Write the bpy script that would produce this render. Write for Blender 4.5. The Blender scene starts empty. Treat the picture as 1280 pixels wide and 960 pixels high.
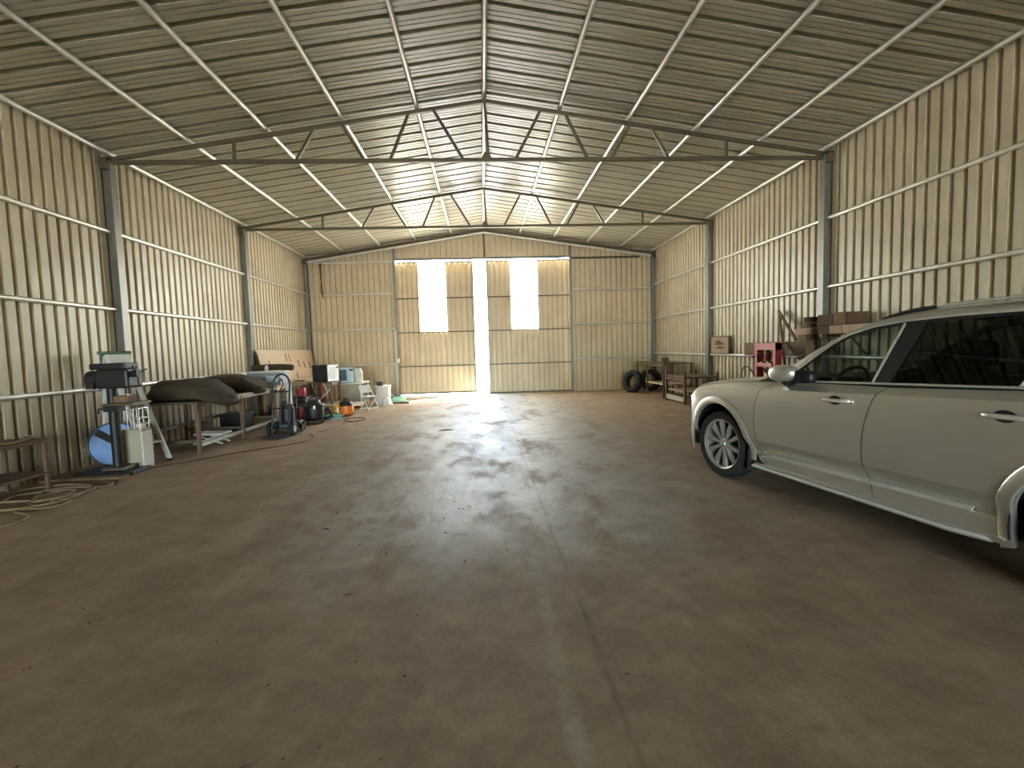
import bpy, bmesh, math, random
from mathutils import Vector, Matrix
random.seed(7)
S = bpy.context.scene
COL = S.collection
R = math.radians
pi = math.pi

# ---------------------------------------------------------------- camera
F_PX, YAW, PITCH, ROLL, CAM_H = 610.185, .0577, .0715, -.0294, 1.45
fw = Vector((math.sin(YAW)*math.cos(PITCH), math.cos(YAW)*math.cos(PITCH), -math.sin(PITCH)))
rt0 = Vector((math.cos(YAW), -math.sin(YAW), 0)); up0 = rt0.cross(fw)
rt = math.cos(ROLL)*rt0 + math.sin(ROLL)*up0
up = -math.sin(ROLL)*rt0 + math.cos(ROLL)*up0
cd = bpy.data.cameras.new('camera'); cd.sensor_width = 36; cd.lens = F_PX/1280*36
cd.clip_start = .05; cd.clip_end = 500
cam = bpy.data.objects.new('camera', cd); COL.objects.link(cam)
cam.matrix_world = Matrix(((rt.x, up.x, -fw.x, 0), (rt.y, up.y, -fw.y, 0), (rt.z, up.z, -fw.z, CAM_H), (0, 0, 0, 1)))
S.camera = cam

# ---------------------------------------------------------------- sky, sun, exposure
SUN_EL, SUN_AZ = 52, 52          # azimuth measured from +Y (out of the big doors) towards +X
W = bpy.data.worlds.new('world'); S.world = W; W.use_nodes = True
nt = W.node_tree; bg = nt.nodes['Background']
sky = nt.nodes.new('ShaderNodeTexSky'); sky.sky_type = 'NISHITA'; sky.sun_disc = False
sky.sun_elevation = R(SUN_EL); sky.sun_rotation = R(SUN_AZ); sky.dust_density = 1.5
nt.links.new(sky.outputs[0], bg.inputs[0]); bg.inputs[1].default_value = .9
sd = bpy.data.lights.new('sun', 'SUN'); sd.energy = 12; sd.angle = R(.6); sd.color = (1, .95, .86)
sun = bpy.data.objects.new('sun', sd); COL.objects.link(sun)
sv = Vector((math.sin(R(SUN_AZ))*math.cos(R(SUN_EL)), math.cos(R(SUN_AZ))*math.cos(R(SUN_EL)), math.sin(R(SUN_EL))))
sun.rotation_euler = sv.to_track_quat('Z', 'Y').to_euler(); sun.location = (12, 30, 25)
S.view_settings.view_transform = 'Standard'; S.view_settings.look = 'None'
S.view_settings.gamma = 1; S.view_settings.use_curve_mapping = False
S.view_settings.exposure = 3.35
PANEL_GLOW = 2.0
S.cycles.max_bounces = 10; S.cycles.diffuse_bounces = 6; S.cycles.transparent_max_bounces = 12
S.cycles.caustics_reflective = False; S.cycles.sample_clamp_indirect = 6

def portal(name, loc, rot, sx, sy):
    l = bpy.data.lights.new(name, 'AREA'); l.shape = 'RECTANGLE'; l.size = sx; l.size_y = sy
    l.cycles.is_portal = True
    o = bpy.data.objects.new(name, l); COL.objects.link(o); o.location = loc; o.rotation_euler = rot
portal('portal_front', (0, 16.3, 2.2), (R(-90), 0, 0), .6, 4.5)
portal('portal_rear', (.1, -20.45, 2.2), (R(90), 0, 0), 10.4, 4.4)  # guides skylight through the added rear opening

# ---------------------------------------------------------------- materials
def mat(name, col, rough=.6, metal=0., var=.12, scale=8., bump=0., spec=.5, coat=0., dirt=None, dirt_amt=.5, dirt_scale=3., sub=None):
    m = bpy.data.materials.new(name); m.use_nodes = True
    n = m.node_tree.nodes; L = m.node_tree.links; b = n['Principled BSDF']
    b.inputs['Roughness'].default_value = rough; b.inputs['Metallic'].default_value = metal
    b.inputs['Specular IOR Level'].default_value = spec; b.inputs['Coat Weight'].default_value = coat
    b.inputs['Coat Roughness'].default_value = .04
    tc = n.new('ShaderNodeTexCoord')
    no = n.new('ShaderNodeTexNoise'); no.inputs['Scale'].default_value = scale; no.inputs['Detail'].default_value = 5
    L.new(tc.outputs['Object'], no.inputs['Vector'])
    mx = n.new('ShaderNodeMix'); mx.data_type = 'RGBA'
    mx.inputs[6].default_value = tuple(c*(1-var) for c in col)+(1,); mx.inputs[7].default_value = tuple(min(1, c*(1+var)) for c in col)+(1,)
    L.new(no.outputs['Fac'], mx.inputs[0]); out = mx.outputs[2]
    if dirt:
        n2 = n.new('ShaderNodeTexNoise'); n2.inputs['Scale'].default_value = dirt_scale; n2.inputs['Detail'].default_value = 8; n2.inputs['Roughness'].default_value = .65
        L.new(tc.outputs['Object'], n2.inputs['Vector'])
        rp = n.new('ShaderNodeMapRange'); rp.inputs[1].default_value = .45; rp.inputs[2].default_value = .75; rp.inputs[4].default_value = dirt_amt
        L.new(n2.outputs['Fac'], rp.inputs[0])
        m2 = n.new('ShaderNodeMix'); m2.data_type = 'RGBA'; m2.inputs[7].default_value = tuple(dirt)+(1,)
        L.new(rp.outputs[0], m2.inputs[0]); L.new(out, m2.inputs[6]); out = m2.outputs[2]
    L.new(out, b.inputs['Base Color'])
    if bump:
        bp = n.new('ShaderNodeBump'); bp.inputs['Strength'].default_value = bump; bp.inputs['Distance'].default_value = .01
        L.new(no.outputs['Fac'], bp.inputs['Height']); L.new(bp.outputs[0], b.inputs['Normal'])
    return m

def sheet_mat(name, col, streak_axis, rough, dirt, dirt_amt=.5, metal=0., splash=False):
    """painted sheet steel: streaks along the ribs, dusty patches"""
    m = bpy.data.materials.new(name); m.use_nodes = True
    n = m.node_tree.nodes; L = m.node_tree.links; b = n['Principled BSDF']
    b.inputs['Roughness'].default_value = rough; b.inputs['Metallic'].default_value = metal
    g = n.new('ShaderNodeNewGeometry')
    mp = n.new('ShaderNodeMapping'); s = [3, 3, 3]; s[streak_axis] = .35; mp.inputs['Scale'].default_value = s
    L.new(g.outputs['Position'], mp.inputs[0])
    no = n.new('ShaderNodeTexNoise'); no.inputs['Scale'].default_value = 2.5; no.inputs['Detail'].default_value = 6
    L.new(mp.outputs[0], no.inputs['Vector'])
    mx = n.new('ShaderNodeMix'); mx.data_type = 'RGBA'
    mx.inputs[6].default_value = tuple(c*.82 for c in col)+(1,); mx.inputs[7].default_value = tuple(c*1.12 for c in col)+(1,)
    L.new(no.outputs['Fac'], mx.inputs[0])
    n2 = n.new('ShaderNodeTexNoise'); n2.inputs['Scale'].default_value = .9; n2.inputs['Detail'].default_value = 9; n2.inputs['Roughness'].default_value = .62
    L.new(g.outputs['Position'], n2.inputs['Vector'])
    rp = n.new('ShaderNodeMapRange'); rp.inputs[1].default_value = .48; rp.inputs[2].default_value = .72; rp.inputs[4].default_value = dirt_amt
    L.new(n2.outputs['Fac'], rp.inputs[0])
    m2 = n.new('ShaderNodeMix'); m2.data_type = 'RGBA'; m2.inputs[7].default_value = tuple(dirt)+(1,)
    L.new(rp.outputs[0], m2.inputs[0]); L.new(mx.outputs[2], m2.inputs[6])
    out = m2.outputs[2]
    if splash:
        sp = n.new('ShaderNodeSeparateXYZ'); L.new(g.outputs['Position'], sp.inputs[0])
        zr = n.new('ShaderNodeMapRange'); zr.inputs[1].default_value = 1.5; zr.inputs[2].default_value = .1; L.new(sp.outputs[2], zr.inputs[0])
        n3 = n.new('ShaderNodeTexNoise'); n3.inputs['Scale'].default_value = 1.3; n3.inputs['Detail'].default_value = 7; L.new(mp.outputs[0], n3.inputs['Vector'])
        r3 = n.new('ShaderNodeMapRange'); r3.inputs[1].default_value = .42; r3.inputs[2].default_value = .62; L.new(n3.outputs['Fac'], r3.inputs[0])
        mm = n.new('ShaderNodeMath'); mm.operation = 'MULTIPLY'; L.new(zr.outputs[0], mm.inputs[0]); L.new(r3.outputs[0], mm.inputs[1])
        m4 = n.new('ShaderNodeMix'); m4.data_type = 'RGBA'; m4.inputs[7].default_value = (.25, .165, .095, 1)
        L.new(mm.outputs[0], m4.inputs[0]); L.new(out, m4.inputs[6]); out = m4.outputs[2]
    L.new(out, b.inputs['Base Color'])
    return m

def glass_mat(name, tint, refl=.06, trans=1.):
    m = bpy.data.materials.new(name); m.use_nodes = True
    n = m.node_tree.nodes; L = m.node_tree.links; n.remove(n['Principled BSDF'])
    tr = n.new('ShaderNodeBsdfTransparent'); tr.inputs[0].default_value = tuple(tint)+(1,)
    gl = n.new('ShaderNodeBsdfGlossy'); gl.inputs['Roughness'].default_value = .01
    no = n.new('ShaderNodeTexNoise'); no.inputs['Scale'].default_value = 2
    fr = n.new('ShaderNodeFresnel'); fr.inputs[0].default_value = 1.5
    mr = n.new('ShaderNodeMapRange'); mr.inputs[3].default_value = .95; mr.inputs[4].default_value = 1.05
    L.new(no.outputs['Fac'], mr.inputs[0])
    mu = n.new('ShaderNodeMath'); mu.operation = 'MULTIPLY'; L.new(fr.outputs[0], mu.inputs[0]); L.new(mr.outputs[0], mu.inputs[1])
    mx = n.new('ShaderNodeMixShader'); L.new(mu.outputs[0], mx.inputs[0]); L.new(tr.outputs[0], mx.inputs[1]); L.new(gl.outputs[0], mx.inputs[2])
    L.new(mx.outputs[0], n['Material Output'].inputs[0])
    return m

WALL = sheet_mat('wall_paint', (.64, .57, .42), 2, .38, (.36, .26, .15), .5, splash=True)
ENDW = sheet_mat('end_wall_paint', (.62, .53, .36), 2, .42, (.40, .29, .16), .45)
ROOF = sheet_mat('roof_underside', (.50, .475, .37), 0, .36, (.33, .29, .19), .45)
GALV = mat('galvanised_tube', (.72, .71, .66), .36, .5, .15, 14, dirt=(.42, .35, .26), dirt_amt=.3)
DARKST = mat('dark_steel', (.105, .088, .055), .5, .4, .2, 10, dirt=(.17, .125, .07), dirt_amt=.5)
POST = mat('post_steel', (.18, .18, .16), .42, .45, .15, 6, dirt=(.25, .2, .15), dirt_amt=.4)
RUST = mat('rusty_steel', (.16, .10, .065), .75, .3, .3, 20, .2, dirt=(.30, .16, .08), dirt_amt=.6)
BLACK = mat('black_plastic', (.011, .011, .012), .5, 0, .2, 12)
BLKMET = mat('black_metal', (.016, .016, .018), .45, .1, .2, 12)
RUBBER = mat('rubber', (.012, .012, .0125), .75, 0, .25, 30, .2)
WHITE = mat('white_enamel', (.74, .75, .73), .4, 0, .05, 6, dirt=(.5, .42, .33), dirt_amt=.4)
ALU = mat('aluminium', (.84, .87, .87), .35, .35, .08, 20)
BROWNC = mat('brown_canvas', (.046, .031, .019), .85, 0, .3, 6, .5, dirt=(.085, .065, .038), dirt_amt=.6)
WOOD = mat('plywood', (.56, .44, .30), .65, 0, .15, 5, .1, dirt=(.30, .19, .12), dirt_amt=.35, dirt_scale=5)
OLDWOOD = mat('old_timber', (.18, .11, .058), .8, 0, .35, 9, .5, dirt=(.36, .24, .15), dirt_amt=.65, dirt_scale=5)
DARKWOOD = mat('dark_timber', (.09, .052, .026), .85, 0, .35, 9, .5, dirt=(.17, .10, .06), dirt_amt=.5, dirt_scale=5)
PINKWOOD = mat('pinkish_timber', (.50, .345, .25), .8, 0, .2, 9, .3, dirt=(.28, .17, .12), dirt_amt=.4)
REDP = mat('red_paint', (.34, .028, .028), .4, .1, .15, 8, dirt=(.2, .05, .04), dirt_amt=.4)
BLUEP = mat('blue_metal', (.10, .19, .38), .5, .25, .25, 6, dirt=(.06, .10, .20), dirt_amt=.5)
NAVY = mat('navy_tube', (.010, .016, .030), .4, .1, .2, 14)
ORANGE = mat('orange_plastic', (.75, .20, .03), .4, 0, .1, 8)
YELLOW = mat('yellow_plastic', (.75, .48, .04), .4, 0, .1, 8)
TEAL = mat('teal_plastic', (.12, .30, .27), .5, 0, .15, 8)
TANCORD = mat('tan_cord', (.27, .18, .10), .6, 0, .2, 20)
REDCORD = mat('dark_cord', (.13, .055, .03), .6, 0, .2, 20)
GREYB = mat('grey_blue_case', (.30, .34, .40), .5, .1, .15, 6)
PALEBL = mat('pale_blue_enamel', (.52, .68, .74), .4, 0, .06, 6)
SCREEN = mat('dark_glass', (.04, .06, .11), .15, 0, .1, 4)
MESHG = mat('grey_door_mesh', (.22, .24, .27), .3, .1, .1, 40)
CLOUDY = mat('cloudy_plastic', (.70, .70, .62), .35, 0, .2, 9, .3)
REDBR = mat('red_brown_paint', (.40, .14, .08), .5, .1, .15, 8)
GREENP = mat('green_plastic_cap', (.10, .16, .13), .45, 0, .2, 10)
HUBG = mat('hub_grey', (.55, .55, .55), .35, .5, .1, 10)

# car
def paint_mat():
    m = mat('car_paint', (.67, .66, .59), .33, .75, .03, 3, coat=.5)
    return m
PAINT = paint_mat()
CHROME = mat('chrome', (.80, .79, .75), .32, .55, .03, 10)
RIMM = mat('alloy', (.62, .61, .58), .3, .75, .05, 10)
GLASSF = glass_mat('car_glass', (.62, .70, .66))
GLASSR = glass_mat('privacy_glass', (.045, .05, .047))
INTER = mat('car_interior', (.03, .03, .032), .7, 0, .2, 10)
SILL = mat('sill_trim', (.70, .69, .64), .38, .4, .05, 8)

def floor_mat():
    m = bpy.data.materials.new('dusty_concrete'); m.use_nodes = True
    n = m.node_tree.nodes; L = m.node_tree.links; b = n['Principled BSDF']
    g = n.new('ShaderNodeNewGeometry'); sp = n.new('ShaderNodeSeparateXYZ'); L.new(g.outputs['Position'], sp.inputs[0])
    def noise(sc, det=8, ro=.6, vec=None):
        q = n.new('ShaderNodeTexNoise'); q.inputs['Scale'].default_value = sc; q.inputs['Detail'].default_value = det; q.inputs['Roughness'].default_value = ro
        L.new(vec or g.outputs['Position'], q.inputs['Vector']); return q.outputs['Fac']
    def rng(v, a, c, lo=0., hi=1.):
        q = n.new('ShaderNodeMapRange'); q.interpolation_type = 'SMOOTHSTEP'
        q.inputs[1].default_value = a; q.inputs[2].default_value = c; q.inputs[3].default_value = lo; q.inputs[4].default_value = hi
        L.new(v, q.inputs[0]); return q.outputs[0]
    def op(o, a, c=None):
        q = n.new('ShaderNodeMath'); q.operation = o
        for i, v in enumerate((a, c)):
            if v is None: continue
            if isinstance(v, (int, float)): q.inputs[i].default_value = v
            else: L.new(v, q.inputs[i])
        return q.outputs[0]
    def mix(f, a, c):
        q = n.new('ShaderNodeMix'); q.data_type = 'RGBA'; L.new(f, q.inputs[0])
        for i, v in ((6, a), (7, c)):
            if isinstance(v, tuple): q.inputs[i].default_value = v+(1,)
            else: L.new(v, q.inputs[i])
        return q.outputs[2]
    mpn = n.new('ShaderNodeMapping'); mpn.inputs['Scale'].default_value = (1, .45, 1); mpn.inputs['Rotation'].default_value = (0, 0, .25); L.new(g.outputs['Position'], mpn.inputs[0])
    big = noise(.55, 7, .65); mid = noise(2.6, 10, .7); fine = noise(34, 6, .75); swirl = noise(1.7, 12, .72, mpn.outputs[0])
    dust = mix(rng(mid, .3, .7), (.275, .188, .115), (.415, .302, .195))
    conc = mix(rng(mid, .3, .7), (.31, .298, .25), (.50, .485, .425))
    # worn driving lane, swept clean of dust down the middle of the shed
    lane = rng(op('ABSOLUTE', op('SUBTRACT', op('ADD', sp.outputs[0], op('MULTIPLY', op('SUBTRACT', swirl, .5), 2.2)), .15)), .6, 2.6, 1, 0)
    far = rng(op('ADD', sp.outputs[1], op('MULTIPLY', op('SUBTRACT', swirl, .5), 3.)), 2.5, 4.6)
    wear = op('MULTIPLY', op('MULTIPLY', lane, far), rng(swirl, .34, .54))
    wear2 = op('MAXIMUM', wear, op('MULTIPLY', rng(noise(1.3, 11, .74), .60, .72), .30))
    colr = mix(wear2, dust, conc)
    # dark tyre scuffs and damp patches
    colr = mix(op('MULTIPLY', rng(swirl, .50, .34), .35), colr, (.16, .105, .062))
    # pale scraped line and the dark joint beside it
    wob = op('MULTIPLY', op('SUBTRACT', noise(1.5, 3), .5), .05)
    xs = op('ADD', sp.outputs[0], wob)
    stripe = op('MULTIPLY', rng(op('ABSOLUTE', op('SUBTRACT', xs, .3)), .010, .062, 1, 0), rng(sp.outputs[1], 3.6, 6.2, 1, 0))
    stripe = op('MULTIPLY', stripe, rng(noise(3.2, 9, .7), .34, .66))
    colr = mix(op('MULTIPLY', stripe, .75), colr, (.43, .40, .31))
    joint = op('MULTIPLY', rng(op('ABSOLUTE', op('SUBTRACT', xs, .5)), .004, .022, 1, 0), rng(noise(2.2, 8, .7), .38, .66))
    colr = mix(op('MULTIPLY', joint, .55), colr, (.10, .07, .045))
    spots = rng(noise(6, 3, .5), .69, .78)
    colr = mix(op('MULTIPLY', spots, .4), colr, (.13, .085, .055))
    grain = noise(10, 9, .78)
    colr = mix(op('MULTIPLY', rng(grain, .50, .70), .40), colr, (.17, .115, .07))
    colr = mix(op('MULTIPLY', rng(grain, .48, .32), .28), colr, (.47, .41, .33))
    colr = mix(op('MULTIPLY', rng(fine, .50, .72), .38), colr, (.16, .11, .07))
    colr = mix(op('MULTIPLY', rng(fine, .46, .28), .22), colr, (.46, .38, .28))
    L.new(colr, b.inputs['Base Color'])
    rg = n.new('ShaderNodeMapRange'); L.new(wear2, rg.inputs[0]); rg.inputs[3].default_value = .74; rg.inputs[4].default_value = .50
    L.new(op('ADD', rg.outputs[0], op('MULTIPLY', op('SUBTRACT', mid, .5), .3)), b.inputs['Roughness'])
    b.inputs['Specular IOR Level'].default_value = .38
    bp = n.new('ShaderNodeBump'); bp.inputs['Strength'].default_value = .7; bp.inputs['Distance'].default_value = .014
    L.new(op('ADD', op('ADD', op('MULTIPLY', mid, 1.0), op('MULTIPLY', swirl, 1.2)), op('MULTIPLY', fine, .30)), bp.inputs['Height']); L.new(bp.outputs[0], b.inputs['Normal'])
    return m
FLOORM = floor_mat()

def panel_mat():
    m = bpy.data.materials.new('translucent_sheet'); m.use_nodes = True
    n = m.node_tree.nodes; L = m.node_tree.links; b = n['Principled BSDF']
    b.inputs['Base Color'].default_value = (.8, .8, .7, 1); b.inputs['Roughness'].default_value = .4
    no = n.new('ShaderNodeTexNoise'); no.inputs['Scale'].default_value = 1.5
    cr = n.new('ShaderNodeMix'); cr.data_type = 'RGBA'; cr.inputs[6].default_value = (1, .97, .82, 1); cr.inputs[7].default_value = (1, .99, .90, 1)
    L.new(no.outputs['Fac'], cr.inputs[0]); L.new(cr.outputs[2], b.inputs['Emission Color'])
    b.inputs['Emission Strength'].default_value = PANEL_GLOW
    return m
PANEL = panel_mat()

# ---------------------------------------------------------------- mesh helpers
class MB:
    def __init__(s): s.v = []; s.f = []
    def add(s, vs, fs):
        o = len(s.v); s.v += [tuple(p) for p in vs]; s.f += [tuple(i+o for i in f) for f in fs]; return s
    def box(s, x0, x1, y0, y1, z0, z1):
        return s.add([(x0, y0, z0), (x1, y0, z0), (x1, y1, z0), (x0, y1, z0), (x0, y0, z1), (x1, y0, z1), (x1, y1, z1), (x0, y1, z1)],
                     [(0, 3, 2, 1), (4, 5, 6, 7), (0, 1, 5, 4), (1, 2, 6, 5), (2, 3, 7, 6), (3, 0, 4, 7)])
    def bar(s, a, b, w, h, up=(0, 0, 1)):
        a = Vector(a); b = Vector(b); d = (b-a).normalized(); u = Vector(up)
        if abs(d.dot(u)) > .98: u = Vector((1, 0, 0))
        x = d.cross(u).normalized(); y = x.cross(d)
        vs = [p+x*i*w/2+y*j*h/2 for p in (a, b) for i, j in ((-1, -1), (1, -1), (1, 1), (-1, 1))]
        return s.add(vs, [(0, 3, 2, 1)[::-1], (4, 5, 6, 7)[::-1], (0, 1, 5, 4)[::-1], (1, 2, 6, 5)[::-1], (2, 3, 7, 6)[::-1], (3, 0, 4, 7)[::-1]])
    def tube(s, path, r, n=8, closed=False):
        P = [Vector(p) for p in path]; m = len(P); rings = []; ref = None
        rs = r if isinstance(r, (list, tuple)) else [r]*m
        for i, p in enumerate(P):
            if closed: d = P[(i+1) % m]-P[i-1]
            else: d = P[min(i+1, m-1)]-P[max(i-1, 0)]
            d.normalize()
            if ref is None:
                ref = Vector((0, 0, 1)) if abs(d.z) < .9 else Vector((1, 0, 0))
            x = d.cross(ref); 
            if x.length < 1e-4: x = d.cross(Vector((0, 1, 0)))
            x.normalize(); y = x.cross(d); ref = y
            rings.append([p+(x*math.cos(2*pi*k/n)+y*math.sin(2*pi*k/n))*rs[i] for k in range(n)])
        vs = [q for g in rings for q in g]; fs = []
        for i in range(m if closed else m-1):
            j = (i+1) % m
            for k in range(n):
                fs.append((i*n+k, j*n+k, j*n+(k+1) % n, i*n+(k+1) % n)[::-1])
        if not closed:
            fs.append(tuple(range(n))[::-1]); fs.append(tuple((m-1)*n+k for k in range(n)))
            fs[-2] = fs[-2][::-1]; fs[-1] = fs[-1][::-1]
        return s.add(vs, fs)
    def lathe(s, prof, n=24, M=None, cap=True):
        """prof = [(r, z)] spun about z, then moved by M"""
        M = M or Matrix(); vs = []; fs = []
        for r, z in prof:
            for k in range(n): vs.append(M @ Vector((r*math.cos(2*pi*k/n), r*math.sin(2*pi*k/n), z)))
        for i in range(len(prof)-1):
            for k in range(n): fs.append((i*n+k, i*n+(k+1) % n, (i+1)*n+(k+1) % n, (i+1)*n+k))
        if cap and prof[0][0] > 1e-5: fs.append(tuple(range(n))[::-1])
        if cap and prof[-1][0] > 1e-5: fs.append(tuple((len(prof)-1)*n+k for k in range(n)))
        return s.add(vs, fs)
    def grid(s, fn, nu, nv, flip=False):
        vs = [fn(i/nu, j/nv) for i in range(nu+1) for j in range(nv+1)]; fs = []
        for i in range(nu):
            for j in range(nv):
                q = (i*(nv+1)+j, (i+1)*(nv+1)+j, (i+1)*(nv+1)+j+1, i*(nv+1)+j+1)
                fs.append(q[::-1] if flip else q)
        return s.add(vs, fs)
    def build(s, name, m, parent=None, smooth=None, bevel=0., weld=False, recalc=False):
        me = bpy.data.meshes.new(name); me.from_pydata(s.v, [], s.f)
        if bevel or weld or recalc:
            bm = bmesh.new(); bm.from_mesh(me)
            if weld: bmesh.ops.remove_doubles(bm, verts=bm.verts, dist=1e-4)
            if recalc: bmesh.ops.recalc_face_normals(bm, faces=bm.faces)
            if bevel: bmesh.ops.bevel(bm, geom=list(bm.edges), offset=bevel, segments=2, affect='EDGES', profile=.6)
            bm.to_mesh(me); bm.free()
        if smooth is not None:
            me.polygons.foreach_set('use_smooth', [True]*len(me.polygons)); me.set_sharp_from_angle(angle=R(smooth))
        me.update(); me.materials.append(m)
        o = bpy.data.objects.new(name, me); COL.objects.link(o)
        if parent: o.parent = parent
        return o

def rot(ax, deg): return Matrix.Rotation(R(deg), 4, ax)
def tr(x, y, z): return Matrix.Translation((x, y, z))
def tag(o, label=None, cat=None, group=None, kind=None):
    for k, v in (('label', label), ('category', cat), ('group', group), ('kind', kind)):
        if v: o[k] = v
    return o
def empty(name, loc=(0, 0, 0), rz=0.):
    o = bpy.data.objects.new(name, None); COL.objects.link(o); o.location = loc; o.rotation_euler = (0, 0, rz); o.empty_display_size = .1
    return o
def thing(name, label, cat, loc=(0, 0, 0), rz=0., group=None): return tag(empty(name, loc, R(rz)), label, cat, group)
def struct(name, loc=(0, 0, 0), label=None): return tag(empty(name, loc), label, None, None, 'structure')
def box(x0, x1, y0, y1, z0, z1): return MB().box(x0, x1, y0, y1, z0, z1)
def bx(name, m, parent, x0, x1, y0, y1, z0, z1, bevel=0.): return box(x0, x1, y0, y1, z0, z1).build(name, m, parent, bevel=bevel)
def cyl(name, m, parent, a, b, r, n=16, smooth=40): return MB().tube([a, b], r, n).build(name, m, parent, smooth=smooth)
def copy_tree(o, parent=None):
    c = o.copy(); COL.objects.link(c)
    if parent: c.parent = parent
    for ch in list(o.children): copy_tree(ch, c)
    return c
def circle(c, r, n=24, ax='z', a0=0, a1=2*pi, end=False):
    out = []
    for k in range(n+(1 if end else 0)):
        t = a0+(a1-a0)*k/n; x, y = r*math.cos(t), r*math.sin(t)
        out.append({'z': (c[0]+x, c[1]+y, c[2]), 'x': (c[0], c[1]+x, c[2]+y), 'y': (c[0]+x, c[1], c[2]+y)}[ax])
    return out
def spline(pts, n=6):
    P = [Vector(p) for p in pts]; out = []
    for i in range(len(P)-1):
        a, b, c, d = P[max(i-1, 0)], P[i], P[i+1], P[min(i+2, len(P)-1)]
        for k in range(n):
            t = k/n; out.append(.5*((2*b)+(c-a)*t+(2*a-5*b+4*c-d)*t*t+(3*b-a-3*c+d)*t*t*t))
    return out+[P[-1]]

# ================================================================ SHELL
XL, XR = -5.53, 5.71            # inner faces of the side walls
XC = .15                        # ridge line
YE, YB = 15.97, -20.3            # end wall by the big doors, unseen rear wall set far back to even the light
SLOPE = .150; ZR = 5.375        # roof pan height on the ridge
def zroof(x): return ZR-SLOPE*abs(x-XC)
P_, RIB, RP = .1715, .052, .325           # rib pitch and depth

FL = struct('floor')
box(-6.2, 6.4, YB-.2, YE+.25, -.15, 0).build('floor_slab', FLOORM, FL)

def profile(n, stiff=False):
    """n pitches of rib sheet, list of (along, depth): 0 = pan facing indoors, positive = up the groove"""
    out = []
    for i in range(n):
        o = i*(RP if stiff else P_)
        out += [(o, 0)]
        if stiff:
            for c in (.080, .160): out += [(o+c-.011, 0), (o+c-.005, .016), (o+c+.005, .016), (o+c+.011, 0)]
            out += [(o+.238, 0), (o+.250, .075), (o+.313, .075)]
        else: out += [(o+.098, 0), (o+.105, RIB), (o+.159, RIB), (o+.166, 0)]
    return out+[(n*(RP if stiff else P_), 0)]

def rib_sheet(n, fn0, fn1, name, m, parent, stiff=False, flip=False):
    """fn0/fn1(along, depth) give the two ends of each profile point"""
    pr = profile(n, stiff); k = len(pr)
    vs = [fn0(a, d) for a, d in pr]+[fn1(a, d) for a, d in pr]
    fs = [(i, i+1, k+i+1, k+i) for i in range(k-1)]
    if flip: fs = [f[::-1] for f in fs]
    return MB().add(vs, fs).build(name, m, parent)

SHW = 4*P_
WL = struct('wall_left'); WR = struct('wall_right')
zl = zroof(XL)+.05; zr = zroof(XR)+.05
n_side = int((YE-2.0)/SHW)+1
for wall, x, sg, zt in ((WL, XL, -1, zl), (WR, XR, 1, zr)):
    first = None
    for i in range(n_side):
        y1 = YE-i*SHW
        if first is None:
            first = rib_sheet(4, lambda a, d: (sg*d, -a, 0), lambda a, d: (sg*d, -a, zt), 'wall_sheet', WALL, wall, flip=(sg < 0))
            o = first
        else:
            o = first.copy(); COL.objects.link(o)
        o.location = (x, y1, -.02)
    yl = YE-n_side*SHW; nn = int((yl-YB)/P_)+1
    rib_sheet(nn, lambda a, d: (x+sg*d, yl-a, .01), lambda a, d: (x+sg*d, yl-a, zt), 'rear_wall_sheet', WALL, wall, flip=(sg < 0))

# roof sheets (ribs run up the slope)
CE = struct('ceiling')
RSW = 3*RP; n_roof = int((YE-2.0)/RSW)+1
for side in (-1, 1):
    xe = XL-.15 if side < 0 else XR+.15
    first = None
    for i in range(n_roof):
        if first is None:
            f0 = lambda a, d: (XC, -a, ZR+d); f1 = lambda a, d: (xe, -a, zroof(xe)+d)
            first = rib_sheet(3, f0, f1, 'roof_sheet', ROOF, CE, stiff=True, flip=(side < 0)); o = first
        else:
            o = first.copy(); COL.objects.link(o)
        o.location = (0, YE+.2-i*RSW, 0)
    yl = YE+.2-n_roof*RSW; nn = int((yl-YB)/RP)+2
    rib_sheet(nn, lambda a, d: (XC, yl-a, ZR+d), lambda a, d: (xe, yl-a, zroof(xe)+d), 'rear_roof_sheet', ROOF, CE, stiff=True, flip=(side < 0))
MB().add([(XC-.2, YB-.2, ZR+.02), (XC, YB-.2, ZR+.05), (XC+.2, YB-.2, ZR+.02), (XC-.2, YE+.2, ZR+.02), (XC, YE+.2, ZR+.05), (XC+.2, YE+.2, ZR+.02)],
         [(0, 1, 4, 3), (1, 2, 5, 4)]).build('ridge_cap', ROOF, CE)

# end wall around the big doors
DXL, DXR, DZ = -2.72, 2.92, 4.37
WB = struct('wall_back')
def gable_sheets(x0, x1, zlow):
    x = x0
    while x < x1-.02:
        n = min(4, max(1, round((x1-x)/P_)))
        xa = x
        rib_sheet(n, lambda a, d: (min(xa+a, x1), YE+d, zlow), lambda a, d: (min(xa+a, x1), YE+d, zroof(min(xa+a, x1))+.03), 'wall_sheet', ENDW, WB, flip=False)
        x += n*P_
gable_sheets(XL-.02, DXL, -.04); gable_sheets(DXR, XR+.04, -.04); gable_sheets(DXL, DXR, DZ)
# rear wall behind the camera with a wide opening added to light the end wall
WF = struct('wall_front')
def rear(x0, x1, z0, z1f):
    MB().add([(x0, YB, z0), (x1, YB, z0), (x1, YB, z1f(x1)), (x0, YB, z1f(x0))], [(0, 3, 2, 1)]).build('rear_sheet', WALL, WF)
RDX = 5.2; RDZ = 4.4
rear(XL-.1, -RDX, 0, lambda x: zroof(x)+.05); rear(RDX, XR+.1, 0, lambda x: zroof(x)+.05)
rear(-RDX, XC, RDZ, lambda x: zroof(x)+.05); rear(XC, RDX, RDZ, lambda x: zroof(x)+.05)

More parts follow.
